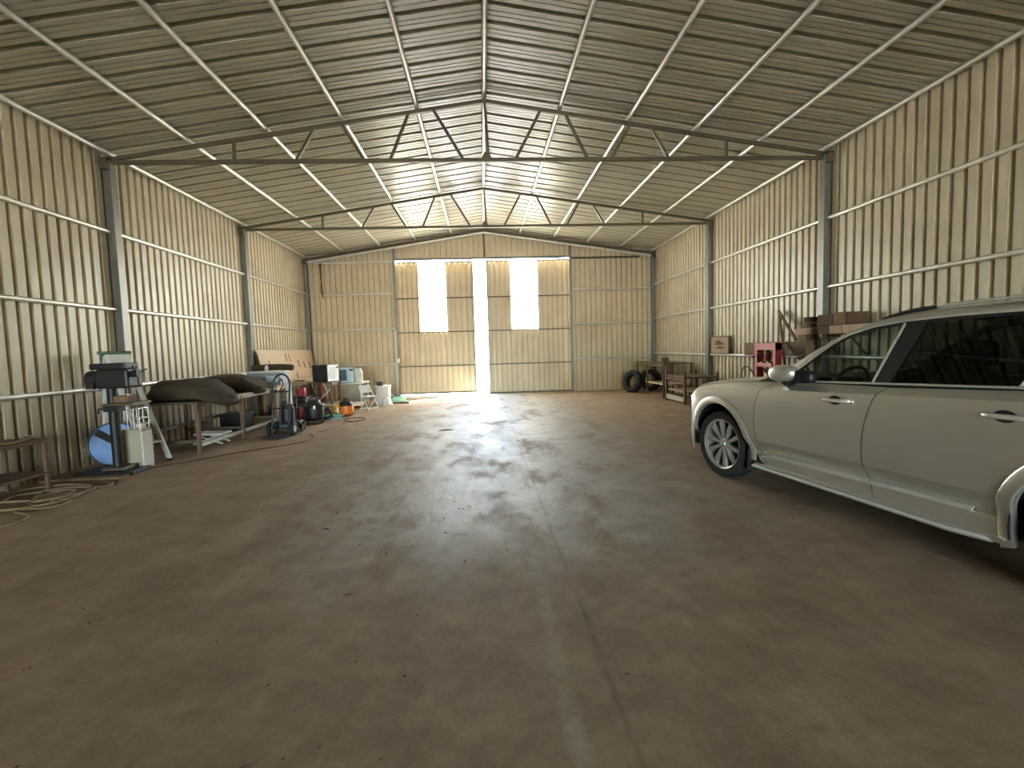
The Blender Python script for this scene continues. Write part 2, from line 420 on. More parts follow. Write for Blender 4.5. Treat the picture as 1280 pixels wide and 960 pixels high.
# purlins, girts, posts, trusses
YT = [15.9, 11.93, 7.83, 3.75, -.3]
PX = [-5.42, -4.26, -3.13, -2.01, -.885, .15, 1.315, 2.40, 3.47, 4.56, 5.60]
first = None
def seg_tube(name, m, parent, a, b, r, n=10): return MB().tube([a, b], r, n).build(name, m, parent, smooth=40)
for x in PX:
    for i in range(4):
        y0, y1 = YT[i], YT[i+1]
        seg_tube('purlin', GALV, CE, (x, y0+(.08 if i == 0 else 0), zroof(x)-.036), (x, y1+.004, zroof(x)-.036), .034)
for wall, x, zs in ((WL, XL+.034, (3.37, 2.22, 1.06)), (WR, XR-.034, (3.42, 2.315, 1.17))):
    for z in zs:
        for i in range(4):
            seg_tube('girt', GALV, wall, (x, YT[i]-.07, z), (x, YT[i+1]+.07, z), .032)
for z in (3.325, 2.216, 1.072):
    seg_tube('girt', GALV, WB, (XL+.12, YE-.032, z), (DXL-.05, YE-.032, z), .03)
    seg_tube('girt', GALV, WB, (DXR+.05, YE-.032, z), (XR-.12, YE-.032, z), .03)
seg_tube('girt', GALV, WB, (XL+.3, YE-.032, 4.32), (DXL-.05, YE-.032, 4.32), .03)
seg_tube('girt', DARKST, WB, (DXR+.05, YE-.032, 4.345), (XR-.5, YE-.032, 4.345), .03)
# door jambs and the strut over the doors
bx('door_jamb', POST, WB, DXL-.05, DXL+.03, YE-.09, YE, 0, zroof(DXL)-.225)
bx('door_jamb', POST, WB, DXR-.03, DXR+.05, YE-.09, YE, 0, zroof(DXR)-.225)
bx('gable_strut', DARKST, WB, XC-.03, XC+.03, YE-.07, YE, DZ+.05, ZR-.225)
bx('door_lintel', POST, WB, DXL, DXR, YE-.05, YE-.005, DZ-.02, DZ+.05)

side_word = {-1: 'left', 1: 'right'}
for sg, xw in ((-1, XL), (1, XR)):
    for i, y in enumerate(YT[:4]):
        lab = {0: f'grey steel column in the far corner of the {side_word[sg]} wall beside the end wall',
               1: f'grey steel column of the {side_word[sg]} wall under the second, farther roof truss',
               2: f'grey steel column of the {side_word[sg]} wall under the first, nearer roof truss',
               3: f'grey steel column of the {side_word[sg]} wall closest to the camera'}[i]
        t = thing('steel_column', lab, 'column', (xw-sg*.06, y, 0), group='steel columns along the side walls')
        h = zroof(xw)-.10
        box(-.058, .058, -.065, .065, 0, h).build('shaft', POST, t, bevel=.006)
        bx('base_plate', DARKST, t, -.059, .10 if sg < 0 else .059, -.1, .1, 0, .012) if sg < 0 else bx('base_plate', DARKST, t, -.10, .059, -.1, .1, 0, .012)
        bx('cap_plate', DARKST, t, -.07, .07, -.11, .08, h, h+.02)
        bx('bracket', DARKST, t, -.05, .05, -.13, -.065, h-.16, h-.01)

ZC = 4.392
def truss(y, label, full=True):
    t = thing('roof_truss', label, 'truss', (XC, y, 0), group='steel roof trusses')
    xa, xb = XL+.12-XC, XR-.12-XC
    ztop = lambda x: zroof(x+XC)-.10
    MB().bar((xa, 0, ztop(xa)), (0, 0, ztop(0)), .05, .055).build('top_chord', DARKST, t)
    MB().bar((0, 0, ztop(0)), (xb, 0, ztop(xb)), .05, .055).build('top_chord', DARKST, t)
    MB().bar((xa, 0, ZC), (xb, 0, ZC), .05, .055).build('bottom_chord', DARKST, t)
    def web(x0, x1): MB().bar((x0-XC, 0, ZC+.02), (x1-XC, 0, ztop(x1-XC)-.02), .04, .045, (0, 1, 0)).build('web_bar', DARKST, t)
    for p in ((-3.645, -3.635), (-2.726, -2.45), (-1.719, -2.03), (-1.319, -1.02), (-.204, -.631), (.19, .155),
              (.618, 1.013), (1.742, 1.414), (2.139, 2.427), (3.041, 2.773), (3.989, 3.989)): web(*p)
    MB().add([(-.07, -.02, ZC+.02), (.09, -.02, ZC+.02), (.04, -.02, ZC+.12), (-.02, -.02, ZC+.12), (-.07, .02, ZC+.02), (.09, .02, ZC+.02), (.04, .02, ZC+.12), (-.02, .02, ZC+.12)],
             [(0, 1, 2, 3), (7, 6, 5, 4), (0, 4, 5, 1), (1, 5, 6, 2), (2, 6, 7, 3), (3, 7, 4, 0)]).build('gusset', DARKST, t)
truss(YT[2], 'dark steel lattice roof truss closer to the camera, spanning the shed')
truss(YT[1], 'dark steel lattice roof truss farther off, just before the end wall')
truss(YT[3], 'dark steel lattice roof truss above the camera')
t = thing('gable_rafter', 'dark sloping steel rafter along the top of the end wall', 'rafter', (XC, YE-.1, 0))
for x in (XL+.1-XC, XR-.1-XC):
    MB().bar((x, 0, zroof(x+XC)-.11), (0, 0, zroof(XC)-.11), .06, .07).build('rafter_bar', DARKST, t)
    MB().bar((x, .05, zroof(x+XC)-.19), (0, .05, zroof(XC)-.19), .03, .05).build('lower_bar', GALV, t)

# ---------------------------------------------------------------- the two sliding door leaves
def door_leaf(idx, x0, x1, px0, px1, zb, zt, y):
    d = struct(f'door_{idx}', (x0, y, 0))
    w = x1-x0; n = round(w/P_); wp = w/n
    def strip(a0, a1, z0, z1, name, m):
        k = max(1, round((a1-a0)/wp)); kk = (a1-a0)/k/P_
        rib_sheet(k, lambda a, dd: (a0+a*kk, dd, z0), lambda a, dd: (a0+a*kk, dd, z1), name, m, d)
    a, b = px0-x0, px1-x0
    def run(a0, a1, z0, z1):      # separate sheets of about four ribs
        k = max(1, round((a1-a0)/wp)); st = (a1-a0)/k; i = 0
        while i < k:
            s = min(4, k-i)
            if k-i-s == 1: s += 1
            strip(a0+i*st, a0+(i+s)*st, z0, z1, 'door_sheet', ENDW); i += s
    run(0, a, zb, zt); run(b, w, zb, zt); run(a, b, zb, 2.10)
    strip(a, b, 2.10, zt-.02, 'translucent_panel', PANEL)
    for z in (3.17, 2.075, .97): MB().bar((.03, -.02, z), (w-.03, -.02, z), .035, .035).build('door_rail', DARKST, d)
    MB().bar((0, -.02, zt-.02), (w, -.02, zt-.02), .04, .04).build('door_rail', DARKST, d)
    MB().bar((0, -.02, zb+.03), (w, -.02, zb+.03), .04, .05).build('door_rail', DARKST, d)
    for x in (.02, w-.02): MB().bar((x, -.02, zb), (x, -.02, zt), .04, .04, (0, 1, 0)).build('door_stile', POST, d)
YD = 16.12
door_leaf(1, -2.95, -.225, -2.00, -1.125, .06, 4.335, YD)
door_leaf(2,   .19, 3.20, .975, 1.865, -.01, 4.345, YD)
tk = struct('trim_1')
MB().bar((-5.2, YD+.02, 4.52), (5.4, YD+.02, 4.52), .07, .07).build('door_track', GALV, tk)

# ---------------------------------------------------------------- outdoors beyond the gap
g = struct('ground'); 
APRON = mat('pale_apron', (.62, .57, .50), .9, 0, .08, 1.5)
FIELD = mat('dry_field', (.30, .36, .26), .9, 0, .2, .6)
box(-30, 30, YE+.26, 34, -.3, -.03).build('apron', APRON, g)
box(-80, 80, 34, 160, -.35, -.05).build('field', FIELD, g)
box(-40, 40, -80, YB-.2, -.3, -.03).build('yard', APRON, g)

# ================================================================ CAR (nose towards the big doors, driver's side to the camera)
def lerp(a, b, t): return a+(b-a)*t
def pw(pts, x):
    if x <= pts[0][0]: return pts[0][1]
    for (a, ya), (b, yb) in zip(pts, pts[1:]):
        if x <= b: return ya+(yb-ya)*(x-a)/(b-a)
    return pts[-1][1]
def resample(poly, n, power=1):
    P = [Vector(p) for p in poly]; d = [0]
    for a, b in zip(P, P[1:]): d.append(d[-1]+(b-a).length)
    out = []
    for i in range(n+1):
        t = d[-1]*i/n
        for k in range(len(P)-1):
            if t <= d[k+1]+1e-9:
                out.append(P[k].lerp(P[k+1], (t-d[k])/max(1e-9, d[k+1]-d[k]))); break
        else: out.append(P[-1])
    return out

HW = .935                                   # half width; v is measured outward from the tyre face, centre plane at v=-HW
CU = 1.40                                   # car empty sits at u = CU on the centre line
UF, UR_, WR_, AR = -.085, 2.95, .36, .455   # wheel centres, tyre radius, arch radius
def P3(u, v, w, side=1):
    """side 1 = driver's side (local y negative), -1 = mirrored"""
    return (u-CU, -side*(v+HW), w)
def crease(u): return 1.000+.040*(u-.53)
def belt(u): return 1.090+.034*(u-.85) if u > .2 else 1.068+.03*(u-.2)
def vplan(u):
    v = 0.
    if u < -.25:
        k = min(1, ((-.25-u)/.75)**3); v = -HW+HW*(1-k)**(1/3)-0.
    if u > 3.3:
        k = min(1, ((u-3.3)/.72)**3.2); v = -HW+HW*(1-k)**(1/3.2)
    return v
def vside(u, w):
    """outward offset of the body side"""
    c = crease(u); b = belt(u); lo = .505+.012*(u-.5)
    if w >= c:
        t = min(1.3, (w-c)/(b-c)); v = .018-.070*t-.030*t*t
    elif w >= lo:
        t = (w-lo)/(c-lo); v = .016+.016*4*t*(1-t)+.002*t
    elif w >= .385:
        t = (lo-w)/(lo-.385); v = .016-.074*t
    else:
        t = (.385-w)/.15; v = -.048-.002*t*t
    return v+vplan(u)
def shell(fn, nu, nv, m, name, parent, side=1, flange=.03, smooth=20):
    """grid of (u, v, w) points on the body side, edges returned inwards"""
    pts = [[Vector(fn(i/nu, j/nv)) for j in range(nv+1)] for i in range(nu+1)]
    vs = [P3(*pts[i][j], side) for i in range(nu+1) for j in range(nv+1)]
    idx = lambda i, j: i*(nv+1)+j
    fs = [(idx(i, j), idx(i+1, j), idx(i+1, j+1), idx(i, j+1)) for i in range(nu) for j in range(nv)]
    if flange:
        loop = [(i, 0) for i in range(nu)]+[(nu, j) for j in range(nv)]+[(i, nv) for i in range(nu, 0, -1)]+[(0, j) for j in range(nv, 0, -1)]
        o = len(vs)
        for i, j in loop:
            p = pts[i][j]; vs.append(P3(p.x, p.y-flange, p.z, side))
        k = len(loop)
        for q in range(k):
            a, b = idx(*loop[q]), idx(*loop[(q+1) % k]); fs.append((a, o+q, o+(q+1) % k, b))
    if side < 0: fs = [f[::-1] for f in fs]
    return MB().add(vs, fs).build(name, m, parent, smooth=smooth)
def ruled(bot, top, n, m_, fv=vside):
    B = resample(bot, n); T = resample(top, n)
    def fn(s, t):
        p = B[round(s*n)].lerp(T[round(s*n)], t); return (p.x, fv(p.x, p.y), p.y)
    return fn
def arc(cu, a0, a1, n=14, r=AR, cw=.36): return [(cu+r*math.cos(R(lerp(a0, a1, k/n))), cw+r*math.sin(R(lerp(a0, a1, k/n)))) for k in range(n+1)]

A_CAR = 9.2
ca, sa = math.cos(R(A_CAR)), math.sin(R(A_CAR))
c0 = Vector((2.536, 5.007)); dd = Vector((sa, -ca)); nn_ = Vector((-ca, -sa))
org = c0+dd*CU-nn_*HW
CAR = thing('car', 'pale champagne silver SUV parked by the wall, nose towards the big doors', 'car', (org.x, org.y, 0), -(90-A_CAR))

GA = [(.70, 1.078), (.76, 1.112), (.885, 1.200), (1.0, 1.296), (1.134, 1.399), (1.254, 1.470), (1.45, 1.525), (1.682, 1.556), (2.043, 1.574), (2.379, 1.578), (2.8, 1.572), (3.2, 1.545), (3.5, 1.49), (3.68, 1.42)]   # top edge of the side glass
def vglass(u, w): return -.083-.012*(u-.85)*.5-.38*(w-belt(u))
GB = [(.30, 1.045, -.13), (.55, 1.140, -.150), (.75, 1.235, -.170), (.994, 1.375, -.200), (1.2, 1.485, -.235), (1.334, 1.548, -.255), (1.50, 1.590, -.270), (1.717, 1.622, -.283), (2.043, 1.634, -.288), (2.367, 1.636, -.290), (2.8, 1.628, -.293), (3.2, 1.600, -.297), (3.5, 1.555, -.305), (3.72, 1.49, -.32)]   # roof edge
def gtop(u): return pw(GA, u)
F_CUT = [(.548, .262), (.548, .36), (.520, .45), (.490, .60), (.485, .74), (.50, .88), (.545, .985), (.60, 1.035), (.685, 1.080)]
B_CUT = [(1.655, .262), (1.640, .34), (1.615, .52), (1.613, .66), (1.635, .82), (1.675, .97), (1.715, 1.055), (1.755, 1.098)]
def shift(poly, du): return [(a+du, b) for a, b in poly]
GAP = .0045
for sd_ in (1, -1):
    # fender
    bot = [(-.60, .30)]+[(-.548, .30)]+arc(UF, 187, -2)+[(.40, .30), (.548-GAP, .262)]
    top = [(-.60, .845), (-.50, .925), (-.3, .985), (-.05, 1.022), (.3, 1.055), (.685-GAP, 1.080)]
    B = resample(bot, 60); T = resample(top, 60)
    FC = resample(shift(F_CUT, -GAP), 20)
    def fn(s, t):
        i = round(s*60); b_, t_ = B[i], T[i]; cw = min(crease(t_.x), t_.y-.004); q_ = b_.lerp(t_, max(.05, (cw-b_.y)/(t_.y-b_.y)))
        p = b_.lerp(q_, t/.8) if t <= .8 else q_.lerp(t_, (t-.8)/.2)
        k = max(0, (s-.72)/.28); q = Vector((pw([(y_, x_) for x_, y_ in F_CUT], p.y)-GAP, p.y))          # blend the last ruled lines onto the curved shut line
        p = p.lerp(q, k**1.5); w = p.y; u = min(p.x, pw([(y_, x_) for x_, y_ in F_CUT], w)-GAP); v = vside(u, min(w, belt(u)))
        return (u, v, w)
    fender = shell(fn, 60, 20, PAINT, 'fender', CAR, sd_)
    # doors
    def door(front, back, name, arch=None):
        fu = lambda w: pw([(b_, a_) for a_, b_ in front], w); bu = lambda w: pw([(b_, a_) for a_, b_ in back], w)
        def fn(s, t):
            u = lerp(front[4][0], back[4][0], s); w = .5
            for _ in range(4):
                lo = .505+.012*(u-.5); keys = [.262, .385, lo, crease(u), lerp(front[-1][1], back[-1][1], s)]
                x = t*24
                k, f = ((0, x/4) if x <= 4 else (1, (x-4)/4) if x <= 8 else (2, (x-8)/12) if x <= 20 else (3, (x-20)/4))
                w = lerp(keys[k], keys[k+1], f); u = lerp(fu(w), bu(w), s)
            return (u, vside(u, w), w)
        return shell(fn, 30, 24, PAINT, name, CAR, sd_)
    fd = door(shift(F_CUT, GAP), shift(B_CUT, -GAP), 'front_door')
    R_CUT = [(2.475, .262), (2.472, .36), (2.500, .50), (2.56, .63), (2.66, .74), (2.76, .81), (2.80, .95), (2.80, 1.05), (2.80, 1.145)]
    rd = door(shift(B_CUT, GAP), shift(R_CUT, -GAP), 'rear_door')
    # rear quarter: between rear door cut, arch and tail
    bot = shift(R_CUT, GAP)[1:5]+arc(UR_, 112, 0)+[(3.42, .30), (3.86, .34)]
    bot = [(2.480, .262)]+arc(UR_, 194, 0, 20)+[(3.42, .30), (3.88, .36)]
    top = [(2.80+GAP, 1.15), (3.2, 1.165), (3.6, 1.18), (3.88, 1.19)]
    B2 = resample(bot, 60); T2 = resample(top, 60); RC = resample(shift(R_CUT, GAP), 20)
    def fn(s, t):
        i = round(s*60); p = B2[i].lerp(T2[i], t)
        k = max(0, 1-s/.25); p = p.lerp(RC[round(t*20)], k**1.5)
        return (p.x, vside(p.x, min(p.y, belt(p.x))), p.y)
    shell(fn, 60, 20, PAINT, 'rear_quarter', CAR, sd_)
    # arch lips
    for cu, a0, a1 in ((UF, 190, -8), (UR_, 196, -8)):
        arcs = [[(cu+r*math.cos(R(lerp(a0, a1, i/36))), .36+r*math.sin(R(lerp(a0, a1, i/36)))) for i in range(37)] for r in (AR-.015, AR-.005, AR+.055, AR+.068)]
        off = (-.02, .014, .016, .003)
        def fn(s, t):
            j = round(t*3); u, w = arcs[j][round(s*36)]; return (u, vside(u, min(max(w, .40), .95))+off[j], w)
        shell(fn, 36, 3, PAINT, 'arch_lip', CAR, sd_, flange=0, smooth=50)
    # sill, lower trim and bright strip
    shell(lambda s, t: (lerp(.42, 2.47, s), -.045+.02*t, lerp(.235, .275, t)), 10, 2, PAINT, 'sill', CAR, sd_, .06)
    def strip(u0, u1, wa, hb, v0, name, m, n=16, taper=.0):
        def fn(s, t):
            u = lerp(u0, u1, s); h = hb*(min(1, s/.03+.2) if taper else 1)
            w = wa(u)+h*(t-.5); return (u, vside(u, w)+v0*(.2, 1.45, .9, .2)[round(t*3)], w)
        return shell(fn, n, 3, m, name, CAR, sd_, .012)
    shell(lambda s, t: (lerp(.43, 2.40, s), (.008 if s < .9 else .008-.45*(s-.9))-.02*abs(t-.5)*2*(1 if t < .5 else .3), lerp(.222, .256, t)), 10, 4, SILL, 'sill_strip', CAR, sd_, .05)
    kink = lambda u: .372+.016*(u-.6)-(.022 if u < .575 else (.022*(1-(u-.575)/.06) if u < .635 else 0))
    strip(.535, 1.655-.02, kink, .034, .032, 'door_trim', SILL, 40)
    strip(1.655-.01, 2.315, kink, .034, .032, 'door_trim', SILL, 20)
    # belt moulding
    def fn(s, t):
        u = lerp(.80, 3.5, s); return (u, vside(u, belt(u))+(.010, .009, -.004)[round(t*2)], belt(u)-.004+.014*t)
    shell(fn, 24, 2, CHROME, 'belt_moulding', CAR, sd_, .012)
    # glass: front door, rear door, quarter
    def pane(poly_top, u0, u1, ub0, ub1, name, m, parent):
        # u along top edge u0..u1, along belt ub0..ub1
        def fn(s, t):
            ut, ub = lerp(u0, u1, s), lerp(ub0, ub1, s); a = Vector((ub, belt(ub)+.008)); b = Vector((ut, gtop(ut)-.008)); p = a.lerp(b, t)
            return (p.x, vglass(p.x, p.y)-.006, p.y)
        return shell(fn, 24, 8, m, name, parent, sd_, 0)
    pane(GA, .90, 1.688, .79, 1.585, 'window_glass', GLASSF, fd)
    pane(GA, 1.845, 2.66, 1.72, 2.475, 'window_glass', GLASSR, rd)
    # small fixed front corner of the window
    pane(GA, 2.72, 3.45, 2.55, 3.50, 'quarter_glass', GLASSR, CAR)
    def pillar(ub0, ub1, ut0, ut1, name, m, dv=.0):
        def fn(s, t):
            ub, ut = lerp(ub0, ub1, s), lerp(ut0, ut1, s); a = Vector((ub, belt(ub)+.004)); b = Vector((ut, gtop(ut)-.002)); p = a.lerp(b, t)
            return (p.x, vglass(p.x, p.y)+dv, p.y)
        return shell(fn, 2, 8, m, name, CAR, sd_, .03)
    pillar(1.600, 1.712, 1.705, 1.838, 'door_pillar', BLACK)
    pillar(1.583, 1.600, 1.684, 1.703, 'pillar_moulding', CHROME, .004)
    pillar(1.710, 1.718, 1.838, 1.846, 'pillar_moulding', BLKMET, .004)
    pillar(2.478, 2.53, 2.66, 2.73, 'rear_pillar', PAINT)
    pillar(2.470, 2.482, 2.652, 2.664, 'pillar_moulding', CHROME, .004)
    # frame along the top of the glass: black seal, bright line, painted roof side
    def edge(a, b, va, name, m, u0=.70, u1=3.6, n=50, fl=.01):
        def fn(s, t):
            u = lerp(u0, u1, s); w = gtop(u)+lerp(a, b, t); return (u, vglass(u, w)+va, w)
        return shell(fn, n, 2, m, name, CAR, sd_, fl)
    edge(-.016, .006, .002, 'window_seal', BLACK)
    edge(.006, .022, .008, 'window_moulding', CHROME, .72)
    GBu = lambda u: (pw([(a, b) for a, b, c in GB], u), pw([(a, c) for a, b, c in GB], u))
    def fn(s, t):
        u = lerp(.66, 3.68, s); w0 = gtop(u)+.022; w1, v1 = GBu(u); w1 = max(w1, w0+.006)
        v0 = vglass(u, w0)+.003
        w = lerp(w0, w1, t); return (u, lerp(v0, v1, t)+.012*math.sin(pi*t), w)
    shell(fn, 60, 5, PAINT, 'roof_side', CAR, sd_, 0, 50)
    # base of the windscreen pillar down to the fender
    shell(lambda s, t: (lerp(.28, .86, s), lerp(vside(lerp(.28, .86, s), belt(lerp(.28, .86, s)))-.002, -.13-.04*s, t), lerp(belt(lerp(.28, .86, s))-.012, lerp(1.05, 1.20, s) if s < .9 else 1.215, t)), 12, 4, BLACK, 'mirror_sail', CAR, sd_, .02)
    # roof rail
    ra = [(1.47, 1.600, -.312), (1.60, 1.628, -.318), (1.72, 1.645, -.320), (1.86, 1.656, -.322)]
    MB().tube([P3(a, c, b, sd_) for a, b, c in ra], [.008, .014, .016, .014], 8).build('roof_rail_foot', BLACK, CAR, smooth=50)
    rb_ = [(1.80, 1.656, -.322), (2.05, 1.668, -.322), (2.4, 1.676, -.322), (2.8, 1.672, -.322), (3.2, 1.652, -.322), (3.42, 1.622, -.322)]
    MB().tube([P3(*((a, c, b)), sd_) for a, b, c in spline(rb_, 3)], .0125, 8).build('roof_rail', SILL, CAR, smooth=50)
    # door handles
    for par, u0, w0 in ((fd, 1.29, .978), (rd, 2.395, .992)):
        v = vside(u0+.1, w0)
        MB().lathe([(0, 0), (.046, .001), (.050, .005)], 20, Matrix.Translation(P3(u0+.095, v-.001, w0, sd_)) @ rot('X', 90*sd_) @ Matrix.Diagonal((1.15, .72, 1, 1))).build('handle_recess', BLKMET, par, smooth=50)
        pth = [P3(u0-.005, v+.004, w0-.001, sd_), P3(u0+.02, v+.030, w0, sd_), P3(u0+.10, v+.040, w0+.002, sd_), P3(u0+.19, v+.036, w0+.003, sd_), P3(u0+.235, v+.012, w0+.004, sd_)]
        MB().tube(spline(pth, 4), [.010]+[.0155]*15+[.010], 10).build('door_handle', CHROME, par, smooth=60)
    # door mirror, folded back along the window
    def lobe(c, h, n1=10, n2=24, e=.8, m=None, name='', parent=None):
        def fn(s, t):
            a = lerp(-pi/2, pi/2, s); b = 2*pi*t; k = abs(math.cos(a))**e
            return P3(c[0]+h[0]*math.copysign(abs(math.sin(a))**.85, math.sin(a)), c[1]+h[1]*k*math.copysign(abs(math.cos(b))**e, math.cos(b)), c[2]+h[2]*k*math.copysign(abs(math.sin(b))**e, math.sin(b)), sd_)
        return MB().grid(fn, n1, n2).build(name, m, parent, smooth=70, weld=True, recalc=True)
    mir = lobe((.865, .035, 1.168), (.145, .085, .075), m=PAINT, name='door_mirror', parent=CAR)
    lobe((1.03, .000, 1.142), (.130, .055, .056), e=.5, m=BLACK, name='mirror_face', parent=mir)
    MB().tube([P3(.86, -.075, 1.085, sd_), P3(.87, -.01, 1.078, sd_), P3(.90, .04, 1.10, sd_)], [.045, .036, .040], 10).build('mirror_foot', BLACK, mir, smooth=50)
    # mud flap, wheel house
    MB().box(*sorted((P3(.345, 0, 0)[0], P3(.375, 0, 0)[0])), *sorted((P3(0, -.012, 0, sd_)[1], P3(0, -.25, 0, sd_)[1])), .17, .37).build('mud_flap', RUBBER, CAR, bevel=.006)
    for cu in (UF, UR_):
        a = [(cu+(AR+.0)*math.cos(R(t)), .36+(AR)*math.sin(R(t))) for t in range(-10, 191, 10)]
        vs = []; 
        for u, w in a: vs += [P3(u, -.012+vplan(u), w, sd_), P3(u, -.34, w, sd_)]
        k = len(a); fs = [(2*i, 2*i+2, 2*i+3, 2*i+1) for i in range(k-1)]+[tuple(2*i+1 for i in range(k))]
        MB().add(vs, fs).build('wheel_house', BLACK, CAR)
    # headlamp
    def fn(s, t):
        u = lerp(-.60, -.90, s); w = lerp(.735, lerp(.855, .79, s), t); return (u, vplan(u)+.012-.03*abs(t-.5), w)
    hl = shell(fn, 16, 4, SCREEN, 'headlamp', CAR, sd_, .03)
    def fn(s, t):
        u = lerp(-.60, -.88, s); w = lerp(.845, .785, s)-.012*t; return (u, vplan(u)+.016, w)
    shell(fn, 12, 1, WHITE, 'lamp_strip', hl, sd_, .008)
    # tail lamp
    def fn(s, t):
        u = lerp(3.86, 3.98, s); w = lerp(.85, 1.35, t); return (u, vplan(u)+.004-.22*max(0, w-1.15), w)
    shell(fn, 6, 8, REDP, 'tail_lamp', CAR, sd_, .03)

# wheels
def wheel_meshes():
    tyre = MB().lathe([(.262, -.10), (.285, -.112), (.335, -.118), (.352, -.105), (.360, -.08), (.3605, -.01), (.3605, .01), (.360, .08), (.352, .105), (.335, .118), (.285, .112), (.262, .10), (.255, .0)], 48, cap=False)
    for zz in (-.045, 0, .045):   # tread grooves read as dark rings
        tyre.lathe([(.3612, zz-.004), (.3618, zz), (.3612, zz+.004)], 48, cap=False)
    rim = MB().lathe([(.258, .10), (.267, .108), (.273, .104), (.268, .095), (.250, .085), (.243, .02), (.235, -.08)], 48, cap=False)
    for k in range(10):
        a = 2*pi*k/10; c, s_ = math.cos(a), math.sin(a); 
        def q(r, tng, z): return (r*c-tng*s_, r*s_+tng*c, z)
        rows = [(.045, .020, .070, .045), (.10, .020, .080, .045), (.17, .025, .088, .05), (.225, .031, .088, .06), (.252, .036, .082, .06)]
        vs = []; 
        for r, hw, z1, z0 in rows: vs += [q(r, -hw, z0), q(r, -hw*.75, z1), q(r, hw*.75, z1), q(r, hw, z0)]
        fs = []
        for i in range(len(rows)-1):
            for j in range(3): fs.append((4*i+j, 4*i+4+j, 4*i+5+j, 4*i+1+j)[::-1])
        rim.add(vs, fs)
    rim.lathe([(0, .088), (.028, .086), (.033, .078), (.060, .070), (.062, .04)], 24, cap=False)
    disc = MB().lathe([(0, .015), (.17, .015), (.17, -.005), (0, -.005)], 32)
    back = MB().lathe([(0, -.07), (.25, -.07)], 32)
    return tyre, rim, disc, back
tyre_mb, rim_mb, disc_mb, back_mb = wheel_meshes()
proto = None
for cu in (UF, UR_):
    for sd_ in (1, -1):
        if proto is None:
            wobj = tyre_mb.build('wheel', RUBBER, CAR, smooth=35)
            rim_mb.build('rim', RIMM, wobj, smooth=35, recalc=False); disc_mb.build('brake_disc', BLKMET, wobj, smooth=35); back_mb.build('wheel_back', BLACK, wobj)
            proto = wobj
        else: wobj = copy_tree(proto, CAR)
        wobj.location = P3(cu, -.125, WR_, sd_)
        wobj.rotation_euler = (R(90), R(11), 0) if sd_ > 0 else (R(-90), R(11), 0)
        if cu == UF: wobj.rotation_euler[2] = R(4)

# hood, windscreen, roof, nose, tail
def hood(s, t):
    # s across from one side to the other, t from nose to cowl
    y = lerp(-1, 1, s); ay = abs(y)
    ub, uf = .40-.16*(1-ay**2), -.62-.26*(1-ay**2.5)
    u = lerp(uf, ub, t)
    top = [(-.60, .845), (-.50, .925), (-.3, .985), (-.05, 1.022), (.3, 1.055), (.685, 1.080)]
    ue = lerp(-.60, .42, t); we = pw(top, ue); ve = vside(ue, we)
    uc = u; wc_ = pw([(-.92, .86), (-.8, .93), (-.55, 1.0), (-.2, 1.055), (.25, 1.095)], uc)
    k = 1-ay**4
    w = lerp(we+.003, max(we, wc_), min(1, (1-ay)*5)**.6 if ay > .8 else 1)
    u = lerp(ue, uc, min(1, (1-ay)*3))
    return (u-CU, y*(ve+HW-.004), w)
MB().grid(hood, 40, 24).build('hood', PAINT, CAR, smooth=40, recalc=True)
def nose(s, t):
    a = lerp(-1, 1, s); y = a*(HW-.005); ay = abs(y)/HW
    u = -.25-.75*(1-ay**3)**(1/3)
    if ay > .95: u = max(u, -.9)
    prof = [(.235, .06), (.30, -.01), (.42, -.02), (.55, -.005), (.70, 0), (.80, .03), (.87, .10)]
    w = lerp(.235, .87, t)
    return (max(u+pw(prof, w), -1.1)-CU, y, w)
def nose2(s, t):
    # plan curve sampled by angle so the corners stay round
    a = lerp(-pi/2, pi/2, s); sy = math.copysign(abs(math.sin(a))**(2/3), math.sin(a)); cx = abs(math.cos(a))**(2/3)
    prof = [(.235, .05), (.30, 0), (.42, -.015), (.55, -.01), (.70, 0), (.80, .02), (.87, .08)]
    w = lerp(.235, .86, t); u = -.25-.75*cx+pw(prof, w)*cx
    u = min(u, -.56)
    return (u-CU, sy*(HW+.004), w)
MB().grid(nose2, 60, 14).build('front_bumper', PAINT, CAR, smooth=40, recalc=True)
gr = MB()
gr.box(-1.005-CU, -.985-CU, -.46, .46, .50, .76)
grille = gr.build('grille', BLACK, CAR, bevel=.004)
for k in range(13):
    y = lerp(-.42, .42, k/12); MB().box(-1.02-CU, -1.0-CU, y-.008, y+.008, .515, .745).build('grille_bar', CHROME, grille)
def wind(s, t):
    u0 = lerp(.30, 1.36, t); w0 = pw([(a, b) for a, b, c in GB], u0); v0 = pw([(a, c) for a, b, c in GB], u0)
    y = lerp(-1, 1, s); bow = .14*(1-y*y)
    return (u0-bow*(1-.4*t)-CU, y*(HW+v0), w0+.012*(1-y*y))
MB().grid(wind, 16, 14).build('windscreen', GLASSF, CAR, smooth=60)
def roof(s, t):
    u0 = lerp(1.36, 3.70, t); w0 = pw([(a, b) for a, b, c in GB], u0); v0 = pw([(a, c) for a, b, c in GB], u0)
    y = lerp(-1, 1, s)
    return (u0-.14*.6*(1-y*y)*(1-t)+.08*(1-y*y)*t-CU, y*(HW+v0), w0+.045*(1-y*y)**.8+.003)
MB().grid(roof, 20, 20).build('roof_panel', PAINT, CAR, smooth=60)
def rglass(s, t):
    y = lerp(-1, 1, s); u = lerp(3.74, 4.0, t)+.07*(1-y*y); w = lerp(1.50, 1.10, t); return (u-CU, y*lerp(HW-.33, HW-.16, t), w)
MB().grid(rglass, 12, 8).build('rear_window', GLASSR, CAR, smooth=60)
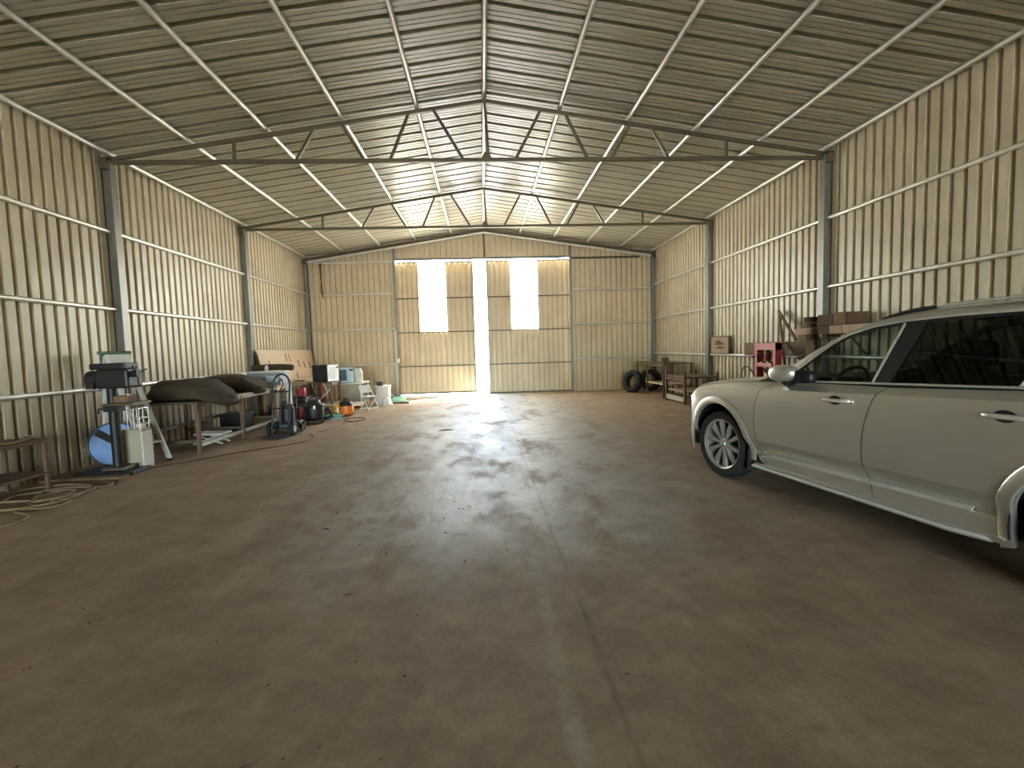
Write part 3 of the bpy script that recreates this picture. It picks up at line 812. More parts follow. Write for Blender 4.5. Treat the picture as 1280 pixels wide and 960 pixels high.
def tail(s, t):
    a = lerp(-pi/2, pi/2, s); sy = math.copysign(abs(math.sin(a))**(2/3.2), math.sin(a)); cx = abs(math.cos(a))**(2/3.2)
    w = lerp(.26, 1.14, t); u = 3.3+.72*cx+pw([(.26, -.08), (.40, .03), (.58, .04), (.68, 0), (1.14, -.04)], w)*cx; u = max(u, 3.84)
    return (u-CU, sy*(HW-.0-.03*max(0, w-.9)), w)
MB().grid(tail, 48, 14).build('tailgate', PAINT, CAR, smooth=40, recalc=True)
bx('underbody', BLACK, CAR, -.55-CU, 3.7-CU, -.66, .66, .20, .42)
bx('cabin_floor', INTER, CAR, .36-CU, 2.5-CU, -.86, .86, .27, .40)
# cabin
for sd_ in (1, -1):
    shell(lambda s, t: (lerp(.55, 3.7, s), -.13, lerp(.40, belt(lerp(.5, 3.7, s))-.01, t)), 4, 2, INTER, 'door_lining', CAR, sd_, 0)
def dash(s, t):
    y = lerp(-.80, .80, s); pr = [(.36, 1.06), (.60, 1.10), (.76, 1.08), (.82, .98), (.74, .70)]
    i = t*4; k = min(3, int(i)); a, b = pr[k], pr[k+1]; f = i-k
    return (lerp(a[0], b[0], f)-CU, y, lerp(a[1], b[1], f)+.03*math.exp(-((y+.38)/.2)**2)*(1 if t < .7 else 0))
MB().grid(dash, 20, 8).build('dashboard', INTER, CAR, smooth=50)
swm = Matrix.Translation((.98-CU, -.40, 1.04)) @ rot('Y', -65)
sw = MB().tube([swm @ Vector(p) for p in circle((0, 0, 0), .185, 28)], .016, 8, True)
sw.bar(swm @ Vector((-.18, 0, 0)), swm @ Vector((.0, 0, -.02)), .05, .02); sw.bar(swm @ Vector((0, -.18, 0)), swm @ Vector((0, .18, 0)), .04, .02)
sw.build('steering_wheel', BLACK, CAR, smooth=50)
def seat(u0, y0, name, w=.50):
    s = MB().box(u0-CU, u0+.52-CU, y0-w/2, y0+w/2, .48, .66).build(name, INTER, CAR, bevel=.05)
    b = MB(); b.bar((u0+.46-CU, y0, .62), (u0+.74-CU, y0, 1.20), w, .16, (0, 1, 0))
    b2 = MB()
    vs = b.v
    mbk = MB(); A = Vector((u0+.48-CU, y0, .60)); Bq = Vector((u0+.72-CU, y0, 1.20)); d = (Bq-A).normalized(); n = Vector((d.z, 0, -d.x))
    mbk.add([A+n*i*.08+Vector((0, j*w/2, 0)) for i, j in ((-1, -1), (1, -1), (1, 1), (-1, 1))]+[Bq+n*i*.06+Vector((0, j*w*.44, 0)) for i, j in ((-1, -1), (1, -1), (1, 1), (-1, 1))],
            [(0, 3, 2, 1), (4, 5, 6, 7), (0, 1, 5, 4), (1, 2, 6, 5), (2, 3, 7, 6), (3, 0, 4, 7)])
    mbk.build('seat_back', INTER, s, bevel=.04, recalc=True)
    MB().box(u0+.70-CU, u0+.80-CU, y0-.14, y0+.14, 1.23, 1.42).build('head_rest', INTER, s, bevel=.045)
for y in (-.40, .40): seat(1.22, y, 'front_seat')
seat(2.10, -.42, 'rear_seat', .46); seat(2.10, 0, 'rear_seat', .36); seat(2.10, .42, 'rear_seat', .46)


# ================================================================ THINGS ALONG THE LEFT WALL
def legs(parent, m, xs, ys, h, w=.04, z0=0.):
    for x in xs:
        for y in ys: bx('leg', m, parent, x-w/2, x+w/2, y-w/2, y+w/2, z0, h)
def rod(name, m, parent, pts, r, n=8, closed=False): return MB().tube(pts, r, n, closed).build(name, m, parent, smooth=50)

# low rusty bench at the picture's edge
t = thing('rusty_bench', 'low rusty steel bench with a lower shelf, by the left wall nearest the camera', 'bench', (-5.22, 5.32, 0))
bx('bench_top', RUST, t, -.26, .24, -.65, .50, .575, .595, .004)
for x in (-.22, .215):
    for y in (-.62, .47): bx('leg', RUST, t, x-.018, x+.018, y-.018, y+.018, 0, .575)
bx('shelf', RUST, t, -.235, .235, -.63, .48, .19, .215)
bx('front_rail', RUST, t, .20, .215, -.6, .45, .545, .575)
tag(bx('timber_block', OLDWOOD, None, -5.14, -5.02, 4.92, 5.08, 0, .17, .008), 'dark timber offcut standing on the floor under the rusty bench', 'wood block')
bpts = spline([(-5.05, 4.75, .615), (-5.02, 5.0, .615), (-5.08, 5.25, .62), (-5.0, 5.45, .615), (-5.03, 5.68, .63), (-5.2, 5.8, .63)], 6)
tag(rod('cord', TANCORD, None, bpts, .012), 'pale cord lying along the top of the rusty bench', 'cord')

# coiled cord on the floor
pts = []
for k in range(110):
    a = 2*pi*k/30; g_ = k/110
    rx, ry = .30+.10*math.sin(k*.37)+.05*g_, .33+.10*math.cos(k*.23)
    pts.append((-4.72+.16*math.sin(k*.11)+rx*math.cos(a)*.9, 5.52+.14*math.cos(k*.07)+ry*math.sin(a), .012+.006*(k//30)))
pts += spline([pts[-1], (-4.40, 5.30, .012), (-4.34, 5.05, .011), (-4.62, 4.96, .011), (-4.33, 4.78, .011), (-4.30, 4.52, .011), (-4.6, 4.2, .011)], 6)
tag(rod('extension_cord', TANCORD, None, pts, .011, 6), 'coiled tan extension cord heaped on the floor in front of the rusty bench', 'cord')
pts = spline([(-4.30, 5.88, .01), (-4.46, 6.12, .01), (-4.60, 6.45, .01), (-4.40, 6.80, .01), (-4.14, 7.05, .01), (-3.73, 7.55, .01), (-3.30, 7.95, .01), (-3.02, 8.24, .01), (-2.98, 8.55, .01), (-3.08, 8.86, .01), (-3.20, 9.05, .01)], 8)
tag(rod('long_cord', REDCORD, None, pts, .009, 6), 'thin dark brown cord trailing along the floor past the hand truck', 'cord')
pts = spline([(-3.12, 9.3, .011), (-3.02, 9.8, .011), (-2.95, 10.3, .01), (-2.62, 10.75, .01), (-2.80, 11.1, .01), (-3.10, 11.0, .01), (-2.95, 10.62, .011), (-2.7, 10.5, .011)], 8)
tag(rod('looped_cord', REDCORD, None, pts, .009, 6), 'dark cord looped on the floor in front of the vacuum cleaners', 'cord')

# pillar drill
t = thing('pillar_drill', 'black pillar drill on a floor base by the step ladder', 'drill', (-4.76, 6.53, 0))
bx('base', BLACK, t, -.42, .30, -.18, .20, 0, .045, .008)
bx('base_foot', DARKST, t, -.12, .16, -.12, .14, .05, .09, .008)
rod('column', BLACK, t, [(0, 0, .09), (0, 0, 1.12)], .055, 16)
bx('work_table', DARKST, t, -.02, .36, -.17, .17, .885, .915, .004)
bx('table_bracket', BLACK, t, -.08, .10, -.07, .07, .80, .885, .008)
rod('crank', BLACK, t, [(-.06, -.05, .84), (-.13, -.07, .84), (-.14, -.07, .78)], .012)
hd = bx('drill_head', BLKMET, t, -.10, .30, -.14, .14, 1.10, 1.34, .03)
cyl('motor', BLACK, t, (-.25, 0, 1.22), (-.08, 0, 1.22), .105, 20)
bx('belt_cover', BLACK, t, -.16, .27, -.13, .13, 1.34, 1.42, .02)
bx('motor_box', BLACK, t, -.21, -.12, -.14, -.08, 1.10, 1.18, .006)
rod('quill', DARKST, t, [(.20, 0, 1.10), (.20, 0, 1.02)], .035, 12); rod('chuck', GALV, t, [(.20, 0, 1.02), (.20, 0, .975), (.20, 0, .95)], [.026, .024, .012], 12)
hb = cyl('feed_hub', BLACK, t, (.30, -.02, 1.28), (.36, -.02, 1.28), .045, 14)
for a in (20, 140, 260): rod('feed_handle', BLACK, hb, [(.345, -.02, 1.28), (.37, -.02+.15*math.cos(R(a)), 1.28+.15*math.sin(R(a)))], .009)
tag(bx('wood_block', OLDWOOD, None, -4.70, -4.52, 6.46, 6.62, .915, 1.0, .006), 'small brown wood block on the work table of the pillar drill', 'wood block')

# aluminium step ladder standing open behind the drill
t = thing('step_ladder', 'aluminium step ladder standing open behind the pillar drill', 'ladder', (-5.245, 7.31, 0), -20)
def front(z): return .68-.66*z/1.54
ya, yb = -.13, .13
for sy in (-1, 1):
    MB().bar((.68, sy*.155, .02), (.02, sy*.12, 1.54), .03, .07, (1, 0, 0)).build('rail', ALU, t)
    MB().bar((-.16, sy*.15, .02), (-.02, sy*.12, 1.52), .03, .04, (1, 0, 0)).build('rear_leg', ALU, t)
    bx('foot', BLACK, t, .645, .715, sy*.155-.02, sy*.155+.02, 0, .03)
for z in (.27, .54, .81, 1.08, 1.33): bx('step', ALU, t, front(z)-.05, front(z)+.05, -.14, .14, z, z+.025)
MB().bar((-.12, ya, .46), (-.12, yb, .46), .03, .03).build('rear_brace', ALU, t); MB().bar((-.07, ya, 1.0), (-.07, yb, 1.0), .03, .03).build('rear_brace', ALU, t)
bx('top_tray', GREENP, t, -.10, .11, -.17, .16, 1.54, 1.585, .01); bx('tray_lip', GREENP, t, -.08, -.05, -.15, .14, 1.40, 1.54)
MB().bar((.10, 0, 1.42), (.085, 0, 1.54), .27, .012, (1, 0, 0)).build('tray_side', ALU, t)

# box beside it with a wire basket on top
t = thing('storage_box', 'off-white upright box on the floor beside the pillar drill', 'box', (-4.68, 6.79, 0))
CRM = mat('shaded_dusty_cream', (.44, .40, .30), .6, 0, .12, 5, dirt=(.22, .16, .10), dirt_amt=.7)  # dirty off-white, darkened to hold the shade on the box front
bx('body', CRM, t, -.13, .12, -.10, .10, 0, .50, .008); bx('lit_side', WHITE, t, .12, .135, -.10, .10, .0, .51, .003)  # white side slab paints in the light falling on that face
bx('lid', CRM, t, -.135, .137, -.105, .105, .50, .525, .004)
t = thing('wire_basket', 'small metal wire basket on top of the off-white box', 'basket', (-4.68, 6.79, .526))
for z in (.01, .15, .28): rod('hoop', GALV, t, [(-.12, -.09, z), (.11, -.09, z), (.11, .09, z), (-.12, .09, z)], .006, 6, True)
for x in (-.12, -.04, .04, .11):
    for y in (-.09, .09): rod('upright', GALV, t, [(x, y, .01), (x, y, .28)], .005, 6)
tag(bx('white_carton', WHITE, None, -4.66, -4.58, 6.75, 6.83, .543, .60, .004), 'white carton lying in the wire basket', 'carton')

# blue disc
t = thing('blue_disc', 'round blue metal disc with a dark diagonal strap leaning behind the pillar drill', 'disc', (-5.12, 6.98, .0))
M = tr(0, .02, .30) @ rot('Z', 24) @ rot('X', 82)
MB().lathe([(0, .004), (.10, .005), (.102, .009), (.20, .010), (.282, .004), (.292, .016), (.298, .012), (.298, -.012), (.28, -.012), (0, -.006)], 48, M).build('disc', BLUEP, t, smooth=30)
MB().lathe([(.290, .018), (.305, .016), (.305, -.014), (.296, -.016)], 48, M, cap=False).build('rim', BLACK, t, smooth=40)
M2 = M @ rot('Z', -38)
MB().add([M2 @ Vector(p) for p in ((-.27, -.02, .012), (.27, -.02, .012), (.27, .065, .012), (-.27, .065, .012), (-.27, -.02, .026), (.27, -.02, .026), (.27, .065, .026), (-.27, .065, .026))],
         [(0, 3, 2, 1), (4, 5, 6, 7), (0, 1, 5, 4), (1, 2, 6, 5), (2, 3, 7, 6), (3, 0, 4, 7)]).build('strap', RUBBER, t)
tag(bx('floor_plank', OLDWOOD, None, -5.40, -4.45, 6.12, 6.28, 0, .035, .005), 'dark plank lying on the floor before the pillar drill', 'plank')

# steel work table along the wall
t = thing('steel_work_table', 'long dark steel work table with thin legs along the left wall', 'table', (-4.72, 8.9, 0))
x0, x1, y0, y1 = -.60, .43, -1.37, 1.45
bx('table_top', DARKST, t, x0, x1, y0, y1, .765, .80, .004)
for x in (x0+.05, x1-.02):
    for y in (y0+.02, 0., y1-.05): bx('leg', RUST, t, x-.025, x+.025, y-.025, y+.025, 0, .765)
MB().bar((x1-.02, y0, .14), (x1-.02, y1, .14), .045, .05).build('low_rail', GALV, t); MB().bar((x0+.05, y0, .30), (x0+.05, y1, .30), .045, .05).build('low_rail', DARKST, t)
for y in (y0+.02, 0, y1-.05): MB().bar((x0+.05, y, .20), (x1-.02, y, .20), .04, .04).build('cross_rail', DARKST, t)
MB().bar((x1-.02, y0, .74), (x1-.02, y1, .74), .03, .05).build('apron', DARKST, t)

def padded(name, label, spine, m, seed, loc, n=30):
    """heavy folded canvas: a loft with its own lumps"""
    rnd = random.Random(seed); ph = [rnd.uniform(0, 6) for _ in range(8)]
    k = len(spine)-1
    def sec(s):
        f = s*k; i = min(k-1, int(f)); a, b = spine[i], spine[i+1]; q = f-i; q = q*q*(3-2*q); return [lerp(u, v, q) for u, v in zip(a, b)]
    def fn(s, t_):
        x, zc, rz, ry = sec(s); a = 2*pi*t_
        c, sn = math.cos(a), math.sin(a)
        y = ry*math.copysign(abs(c)**.7, c); z = rz*math.copysign(abs(sn)**(.75 if sn > 0 else .35), sn)
        l = 1+.06*math.sin(7*s+2*a+ph[0])+.06*math.sin(15*s-3*a+ph[1])+.045*math.sin(5*a+ph[2]+11*s)+.03*math.sin(29*s+2*a+ph[4])
        return (x+.02*math.sin(3*a+ph[3]), y*l, zc+z*(l if sn > 0 else 1))
    o = MB().grid(fn, n, 28); i0 = len(o.v)
    o.add([fn(0, j/28) for j in range(28)], [tuple(range(28))]); o.add([fn(1, j/28) for j in range(28)], [tuple(range(28))[::-1]])
    ob = o.build(name, m, None, smooth=60, weld=True, recalc=True); ob.location = loc
    return tag(ob, label, 'tarpaulin', 'folded canvas bundles on the steel work table')
padded('folded_tarpaulin', 'nearer of two dark brown canvas bundles, drooping over the steel work table edge',
       [(-.40, .03, .025, .30), (-.29, .07, .065, .38), (-.16, .155, .15, .42), (.10, .165, .16, .42), (.44, .145, .145, .38), (.64, .05, .125, .30), (.76, -.02, .10, .22), (.82, -.03, .04, .12)], BROWNC, 3, (-4.76, 7.95, .805))
padded('folded_tarpaulin', 'farther of two dark brown canvas bundles lying on the steel work table',
       [(-.55, .14, .03, .24), (-.42, .16, .10, .32), (-.20, .175, .15, .36), (.15, .165, .15, .36), (.42, .12, .14, .33), (.58, .06, .115, .26), (.66, .05, .04, .14)], BROWNC, 5, (-4.84, 9.55, .805))
tag(MB().lathe([(0, 0), (.06, .0), (.075, .03), (.06, .06), (0, .07)], 14).build('red_rag', mat('dusty_pink', (.36, .20, .17), .8, 0, .2), None, smooth=60), 'small faded red rag bundled behind the farther canvas bundle', 'rag').location = (-4.45, 10.1, .80)
# trestle and crates under the table
t = thing('white_trestle', 'small white folding trestle lying under the steel work table', 'trestle', (-4.60, 8.45, 0))
for y in (-.12, .12):
    rod('leg', WHITE, t, [(-.25, y, .02), (.20, y, .17)], .014); rod('leg', WHITE, t, [(.22, y, .02), (-.20, y, .17)], .014)
bx('top_slat', WHITE, t, -.22, .24, -.16, .16, .17, .20)
t = thing('storage_crate', 'black storage crate on the floor under the far end of the steel work table', 'crate', (-4.95, 10.0, 0))
bx('body', BLACK, t, -.22, .22, -.22, .22, 0, .30, .01); bx('rim', BLACK, t, -.24, .24, -.24, .24, .30, .34, .006)
for x in (-.12, 0, .12): bx('rib', BLACK, t, x-.012, x+.012, -.232, -.22, .03, .29)
t = thing('white_pipe', 'white plastic pipe standing against the end of the steel work table', 'pipe', (-4.06, 10.45, 0))
rod('pipe', WHITE, t, [(0, 0, 0), (-.02, -.03, .86)], .055, 16); rod('collar', WHITE, t, [(-.0185, -.028, .78), (-.02, -.03, .86)], .064, 16)

# hand truck
t = thing('hand_truck', 'navy blue steel hand truck with two black wheels beside the work table', 'hand truck', (-3.70, 8.90, 0), -6)
lean = lambda z: .05+.16*z
for x in (-.155, .155): rod('side_tube', NAVY, t, [(x, lean(.06), .06), (x, lean(.55), .55), (x, lean(.93), .93)], .017, 10)
rod('top_loop', NAVY, t, [(.155*math.cos(R(a)), lean(.93+.185*math.sin(R(a))), .93+.185*math.sin(R(a))) for a in range(0, 181, 12)], .017, 10)
for z in (.22, .50, .80): rod('cross_bar', NAVY, t, [(-.155, lean(z), z), (.155, lean(z), z)], .014)
rod('centre_bar', NAVY, t, [(0, lean(.10), .10), (0, lean(.82), .82)], .012)
rod('grip', NAVY, t, spline([(-.02, lean(.83), .83), (.03, lean(.92), .93), (0, lean(1.03), 1.03), (-.04, lean(1.0), .98)], 5), .011)
bx('toe_plate', NAVY, t, -.19, .19, -.20, .06, .03, .042)
rod('axle', BLKMET, t, [(-.22, .14, .128), (.22, .14, .128)], .012)
for x in (-.205, .205):
    w = MB().lathe([(.06, -.035), (.10, -.042), (.125, -.030), (.128, 0), (.125, .030), (.10, .042), (.06, .035)], 28, tr(x, .14, .128) @ rot('Y', 90), cap=False).build('wheel', RUBBER, t, smooth=40)
    MB().lathe([(0, -.03), (.062, -.03), (.065, 0), (.062, .03), (0, .03)], 20, tr(x, .14, .128) @ rot('Y', 90)).build('hub', HUBG, w, smooth=40)
for x in (-.155, .155): MB().bar((x, .14, .128), (x, lean(.34), .34), .012, .03).build('wheel_brace', NAVY, t)
# tools behind the hand truck
t = thing('motor_machine', 'dark wheeled machine with a motor and handles standing behind the hand truck', 'machine', (-3.78, 9.55, 0), 12)
bx('deck', BLKMET, t, -.24, .24, -.20, .20, .06, .20, .02)
cyl('motor', BLKMET, t, (0, 0, .20), (0, 0, .46), .13, 20); cyl('motor_cap', BLACK, t, (0, 0, .46), (0, 0, .52), .10, 20)
for x in (-.12, .12): rod('handle', BLACK, t, [(x, .15, .18), (x*1.1, .24, .62), (x*.9, .26, .66)], .012)
for x in (-.26, .26): 
    for y in (-.14, .14): MB().lathe([(0, -.02), (.075, -.02), (.08, 0), (.075, .02), (0, .02)], 18, tr(x, y, .08) @ rot('Y', 90)).build('wheel', RUBBER, t, smooth=40)

# wooden bench, board, case and rolled rubber
t = thing('wooden_workbench', 'pale wooden workbench in the far corner along the left wall', 'bench', (-4.96, 13.0, 0))
bx('bench_top', WOOD, t, -.48, .46, -2.1, 2.35, .765, .815, .006)
for x in (-.42, .42):
    for y in (-2.05, -.7, .8, 2.2): bx('leg', WOOD, t, x-.035, x+.035, y-.035, y+.035, 0, .765)
MB().bar((.42, -2.05, .735), (.42, 2.2, .735), .03, .05).build('apron', WOOD, t); bx('shelf', OLDWOOD, t, -.45, .42, -.7, 2.2, .20, .23)
for i in (1, 2): bx('back_panel', CRM, t, -.40, -.385, -2.1+i*1.45, -.72+i*1.45, .24, .72)
t = thing('plywood_board', 'large stained plywood board standing on the wooden workbench', 'board', (-5.26, 13.75, .818))
vs = [(.06, -1.80, 0), (.06, 1.85, 0), (-.09, 1.85, .79), (-.09, -1.80, .79)]
MB().add(vs+[(x-.018, y, z) for x, y, z in vs], [(0, 1, 2, 3), (7, 6, 5, 4), (0, 4, 5, 1), (1, 5, 6, 2), (2, 6, 7, 3), (3, 7, 4, 0)]).build('sheet', WOOD, t)
def onb(y, z): return (.066-.15*z/.79, y, z)
for y, z, m_ in ((-.25, .68, REDBR), (-.02, .66, REDBR), (-1.35, .52, DARKST), (.55, .50, DARKST), (.95, .46, DARKST), (1.35, .42, DARKST), (.25, .15, DARKST)):
    a = onb(y, z); b = onb(y, z-.16); rod('hanging_hook', m_, t, [(a[0]+.012, y, a[2]), (b[0]+.012, y+.015, b[2]), (b[0]+.03, y+.05, b[2]-.02)], .010, 6)
t = thing('grey_case', 'grey-blue case with a white lid at the near end of the wooden workbench', 'case', (-4.82, 11.25, .816))
bx('body', GREYB, t, -.36, .36, -.24, .24, 0, .27, .01); bx('lid', WHITE, t, -.37, .37, -.25, .25, .27, .30, .006); bx('front_label', PALEBL, t, .05, .30, -.245, -.24, .06, .20)
pts = [(-.46, 0, .075), (-.2, .01, .08), (.1, 0, .085), (.30, -.01, .075), (.47, -.02, .065)]
o = rod('rolled_rubber', BROWNC, None, spline(pts, 4), [.045]+[.07]*15+[.045], 14); o.location = (-4.72, 11.25, 1.116)
tag(o, 'dark rolled mat lying on the white lid of the grey-blue case', 'mat')
t = thing('white_bottle', 'small white bottle on the grey-blue case beside the rolled mat', 'bottle', (-4.78, 11.09, 1.116))
MB().lathe([(.035, 0), (.04, .01), (.04, .09), (.02, .12), (.018, .14)], 16).build('body', WHITE, t, smooth=40); MB().lathe([(.022, .14), (.022, .165), (0, .165)], 14).build('cap', BLACK, t, smooth=40)
t = thing('hand_pliers', 'dark pliers lying on the wooden workbench', 'pliers', (-4.60, 12.3, .815), 40)
for sg in (-1, 1): rod('handle', BLACK, t, spline([(0, 0, .012), (.05, sg*.02, .012), (.13, sg*.03, .012), (.19, sg*.02, .012)], 4), .009, 6); rod('jaw', DARKST, t, [(0, 0, .012), (-.06, sg*.008, .012)], [.012, .006], 6)

# microwave ovens, their stands, jar
def oven(name, label, loc, rz, w, d, h, body, frame, win, front_side='x'):
    """front face looks along +x"""
    t = thing(name, label, 'microwave', loc, rz)
    bx('casing', body, t, -d/2, d/2, -w/2, w/2, .015, h, .008)
    f = bx('door', frame, t, d/2, d/2+.022, -w/2, w/2-.13, .015, h, .006)
    bx('door_window', win, f, d/2+.022, d/2+.026, -w/2+.05, w/2-.18, .06, h-.05)
    p = bx('control_panel', frame, t, d/2, d/2+.022, w/2-.128, w/2, .015, h, .004)
    bx('display', SCREEN, p, d/2+.022, d/2+.025, w/2-.11, w/2-.02, h-.09, h-.04)
    for k in range(3): MB().lathe([(.018, 0), (.016, .012), (0, .012)], 14, tr(d/2+.022, w/2-.065, h-.15-.07*k) @ rot('Y', 90)).build('button', HUBG, p, smooth=40)
    rod('handle', frame, f, [(d/2+.022, w/2-.155, .07), (d/2+.045, w/2-.155, .08), (d/2+.045, w/2-.155, h-.08), (d/2+.022, w/2-.155, h-.07)], .008)
    for x in (-1, 1):
        for y in (-1, 1): bx('foot', BLACK, t, x*(d/2-.04)-.015, x*(d/2-.04)+.015, y*(w/2-.04)-.015, y*(w/2-.04)+.015, 0, .016)
    return t
t = thing('metal_stand', 'brown angle-iron stand carrying the black microwave', 'stand', (-4.02, 12.55, 0))
bx('top', DARKST, t, -.30, .30, -.36, .40, .745, .77)
for x in (-.275, .275):
    for y in (-.335, .375): bx('leg', RUST, t, x-.02, x+.02, y-.02, y+.02, 0, .745)
MB().bar((.275, -.335, .62), (-.275, -.335, .10), .02, .03).build('brace', WHITE, t); MB().bar((.275, .375, .18), (-.275, .375, .18), .03, .03).build('brace', DARKST, t)
bx('low_shelf', CRM, t, -.27, .27, -.33, .37, .20, .22)
oven('microwave_oven', 'black microwave oven with a white door frame on the brown stand', (-3.98, 12.55, .77), -13, .50, .40, .42, BLACK, WHITE, MESHG)
t = thing('white_table', 'small white-legged table behind the black microwave', 'table', (-3.62, 13.42, 0))
bx('table_top', WHITE, t, -.42, .42, -.42, .46, .655, .685, .004)
for x in (-.38, .38):
    for y in (-.38, .42): rod('leg', WHITE, t, [(x, y, .655), (x, y, 0)], .018)
bx('low_shelf', WHITE, t, -.38, .38, -.38, .42, .12, .135); bx('modesty_panel', CRM, t, -.36, .36, .40, .41, .14, .65)
oven('toaster_oven', 'pale blue toaster oven on the small white-legged table', (-3.70, 13.30, .685), -70, .40, .36, .40, PALEBL, PALEBL, SCREEN)
t = thing('plastic_jar', 'cloudy plastic jar beside the pale blue toaster oven', 'jar', (-3.36, 13.35, .685))
MB().lathe([(.10, 0), (.115, .02), (.115, .27), (.08, .33), (.075, .34)], 20).build('body', CLOUDY, t, smooth=40); MB().lathe([(.085, .335), (.085, .37), (0, .37)], 20).build('lid', WHITE, t, smooth=40)
t = thing('gas_cylinder', 'slim red-brown gas cylinder standing behind the brown stand', 'gas cylinder', (-4.30, 13.25, 0))
MB().lathe([(.085, 0), (.09, .02), (.09, .62), (.06, .70), (.03, .72)], 24).build('body', REDBR, t, smooth=40); MB().lathe([(.025, .72), (.025, .78), (.04, .78), (.04, .80), (0, .80)], 14).build('valve', GALV, t, smooth=40)
tag(rod('white_tube', WHITE, None, spline([(-4.12, 13.02, .02), (-4.10, 13.02, .35), (-4.16, 13.03, .62), (-4.24, 13.04, .72)], 6), .022, 10), 'bent white tube leaning beside the red-brown gas cylinder', 'tube')

# folding chair, bin and odds and ends
t = thing('folding_chair', 'small white folding chair with crossed legs by the far corner', 'chair', (-2.90, 12.42, 0), -38)
for y in (-.16, .16):
    rod('leg', WHITE, t, [(.20, y, .01), (-.17, y, .64)], .012); rod('leg', WHITE, t, [(-.20, y*.9, .01), (.14, y*.9, .37)], .012)
bx('seat', WHITE, t, -.17, .16, -.15, .15, .355, .38, .008)
b = MB().bar((-.10, 0, .46), (-.17, 0, .64), .34, .02, (1, 0, .4)).build('backrest', WHITE, t)
rod('stretcher', WHITE, t, [(.16, -.16, .08), (.16, .16, .08)], .010); rod('stretcher', WHITE, t, [(-.17, -.14, .06), (-.17, .14, .06)], .010)
t = thing('white_bin', 'white plastic bin standing behind the folding chair', 'bin', (-2.86, 14.0, 0))
def fn(s, t_):
    a = 2*pi*t_; k = .17+.035*s; c, sn = math.cos(a), math.sin(a); return (k*math.copysign(abs(c)**.4, c), k*math.copysign(abs(sn)**.4, sn), .52*s)
mb = MB().grid(fn, 6, 32); mb.add([fn(0, k/32) for k in range(32)], [tuple(range(32))[::-1]]); mb.build('body', WHITE, t, smooth=35, weld=True)
def fr(r, z): return [(r*math.copysign(abs(math.cos(2*pi*k/32))**.4, math.cos(2*pi*k/32)), r*math.copysign(abs(math.sin(2*pi*k/32))**.4, math.sin(2*pi*k/32)), z) for k in range(32)]
rod('rim', WHITE, t, fr(.21, .52), .012, 6, True); MB().add(fr(.20, .515), [tuple(range(32))]).build('lid', WHITE, t)
t = thing('black_box', 'small black box standing on the white bin', 'box', (-2.93, 13.95, .523))
bx('body', BLACK, t, -.08, .08, -.06, .06, 0, .12, .006)
for x in (-.04, .04): cyl('terminal', GALV, t, (x, 0, .12), (x, 0, .135), .012, 10)
t = thing('white_jug', 'white jug on the floor in front of the white bin', 'jug', (-2.68, 13.4, 0))
MB().lathe([(.09, 0), (.10, .02), (.095, .16), (.06, .22), (.05, .25)], 20).build('body', WHITE, t, smooth=40); rod('handle', WHITE, t, spline([(.08, 0, .20), (.15, 0, .18), (.15, 0, .08), (.095, 0, .05)], 5), .012)
t = thing('toolbox', 'green toolbox on the floor by the left door jamb', 'toolbox', (-2.52, 14.55, 0), 10)
bx('body', TEAL, t, -.20, .20, -.11, .11, 0, .12, .008); bx('lid', TEAL, t, -.205, .205, -.115, .115, .122, .15, .008); rod('handle', BLACK, t, [(-.07, 0, .15), (-.07, 0, .18), (.07, 0, .18), (.07, 0, .15)], .009)
t = thing('green_canister', 'small green canister on the floor beside the green toolbox', 'canister', (-2.80, 14.75, 0))
MB().lathe([(.07, 0), (.075, .02), (.075, .17), (.03, .22)], 18).build('body', TEAL, t, smooth=40); MB().lathe([(.028, .22), (.028, .25), (0, .25)], 12).build('cap', BLACK, t, smooth=40)
tag(rod('steel_pipe', DARKST, None, [(-2.60, 13.95, .03), (-2.12, 13.85, .03)], .028, 12), 'short dark pipe lying on the floor before the green toolbox', 'pipe')

# vacuum cleaners
def drum_vac(name, label, loc, rz, r, h, body, lid, hose=None, group='drum vacuum cleaners by the workbench'):
    t = thing(name, label, 'vacuum cleaner', loc, rz, group)
    MB().lathe([(r*.86, .07), (r*.92, .08), (r*.98, .14), (r*1.02, h*.68), (r, h*.70)], 28).build('drum', body, t, smooth=40)
    MB().lathe([(r*1.06, h*.68), (r*1.09, h*.70), (r*1.09, h*.74), (r*1.02, h*.78), (r*.72, h*.82), (r*.62, h*.93), (r*.5, h*.96), (0, h*.96)], 28).build('lid', lid, t, smooth=40)
    rod('carry_handle', BLACK, t, spline([(-r*.45, 0, h*.92), (-r*.35, 0, h*1.05), (r*.35, 0, h*1.05), (r*.45, 0, h*.92)], 5), .016)
    bx('base_ring', BLACK, t, -r*.85, r*.85, -r*.85, r*.85, .055, .085, .01)
    for k in range(4):
        a = R(45+90*k); x, y = r*1.0*math.cos(a), r*1.0*math.sin(a)
        MB().lathe([(0, -.014), (.03, -.014), (.03, .014), (0, .014)], 14, tr(x, y, .03) @ rot('Y', 90)).build('caster', BLACK, t, smooth=40)
        MB().bar((x*.7, y*.7, .07), (x, y, .055), .03, .02).build('caster_arm', BLACK, t)
    for sx in (-1, 1): bx('latch', HUBG, t, -.02, .02, sx*r*1.07-.012, sx*r*1.07+.012, h*.62, h*.76)
    if hose: rod('hose', hose, t, spline([(r*1.0, 0, h*.5), (r*1.5, .05, h*.52), (r*1.65, .10, h*.25), (r*1.3, .20, .06), (r*.7, r*1.45, .05), (-r*.6, r*1.5, .06)], 6), .022, 10)
    return t
drum_vac('vacuum_cleaner', 'black drum vacuum cleaner with castors on the floor before the workbench', (-3.62, 10.55, 0), 20, .205, .52, BLACK, BLKMET, BLACK)
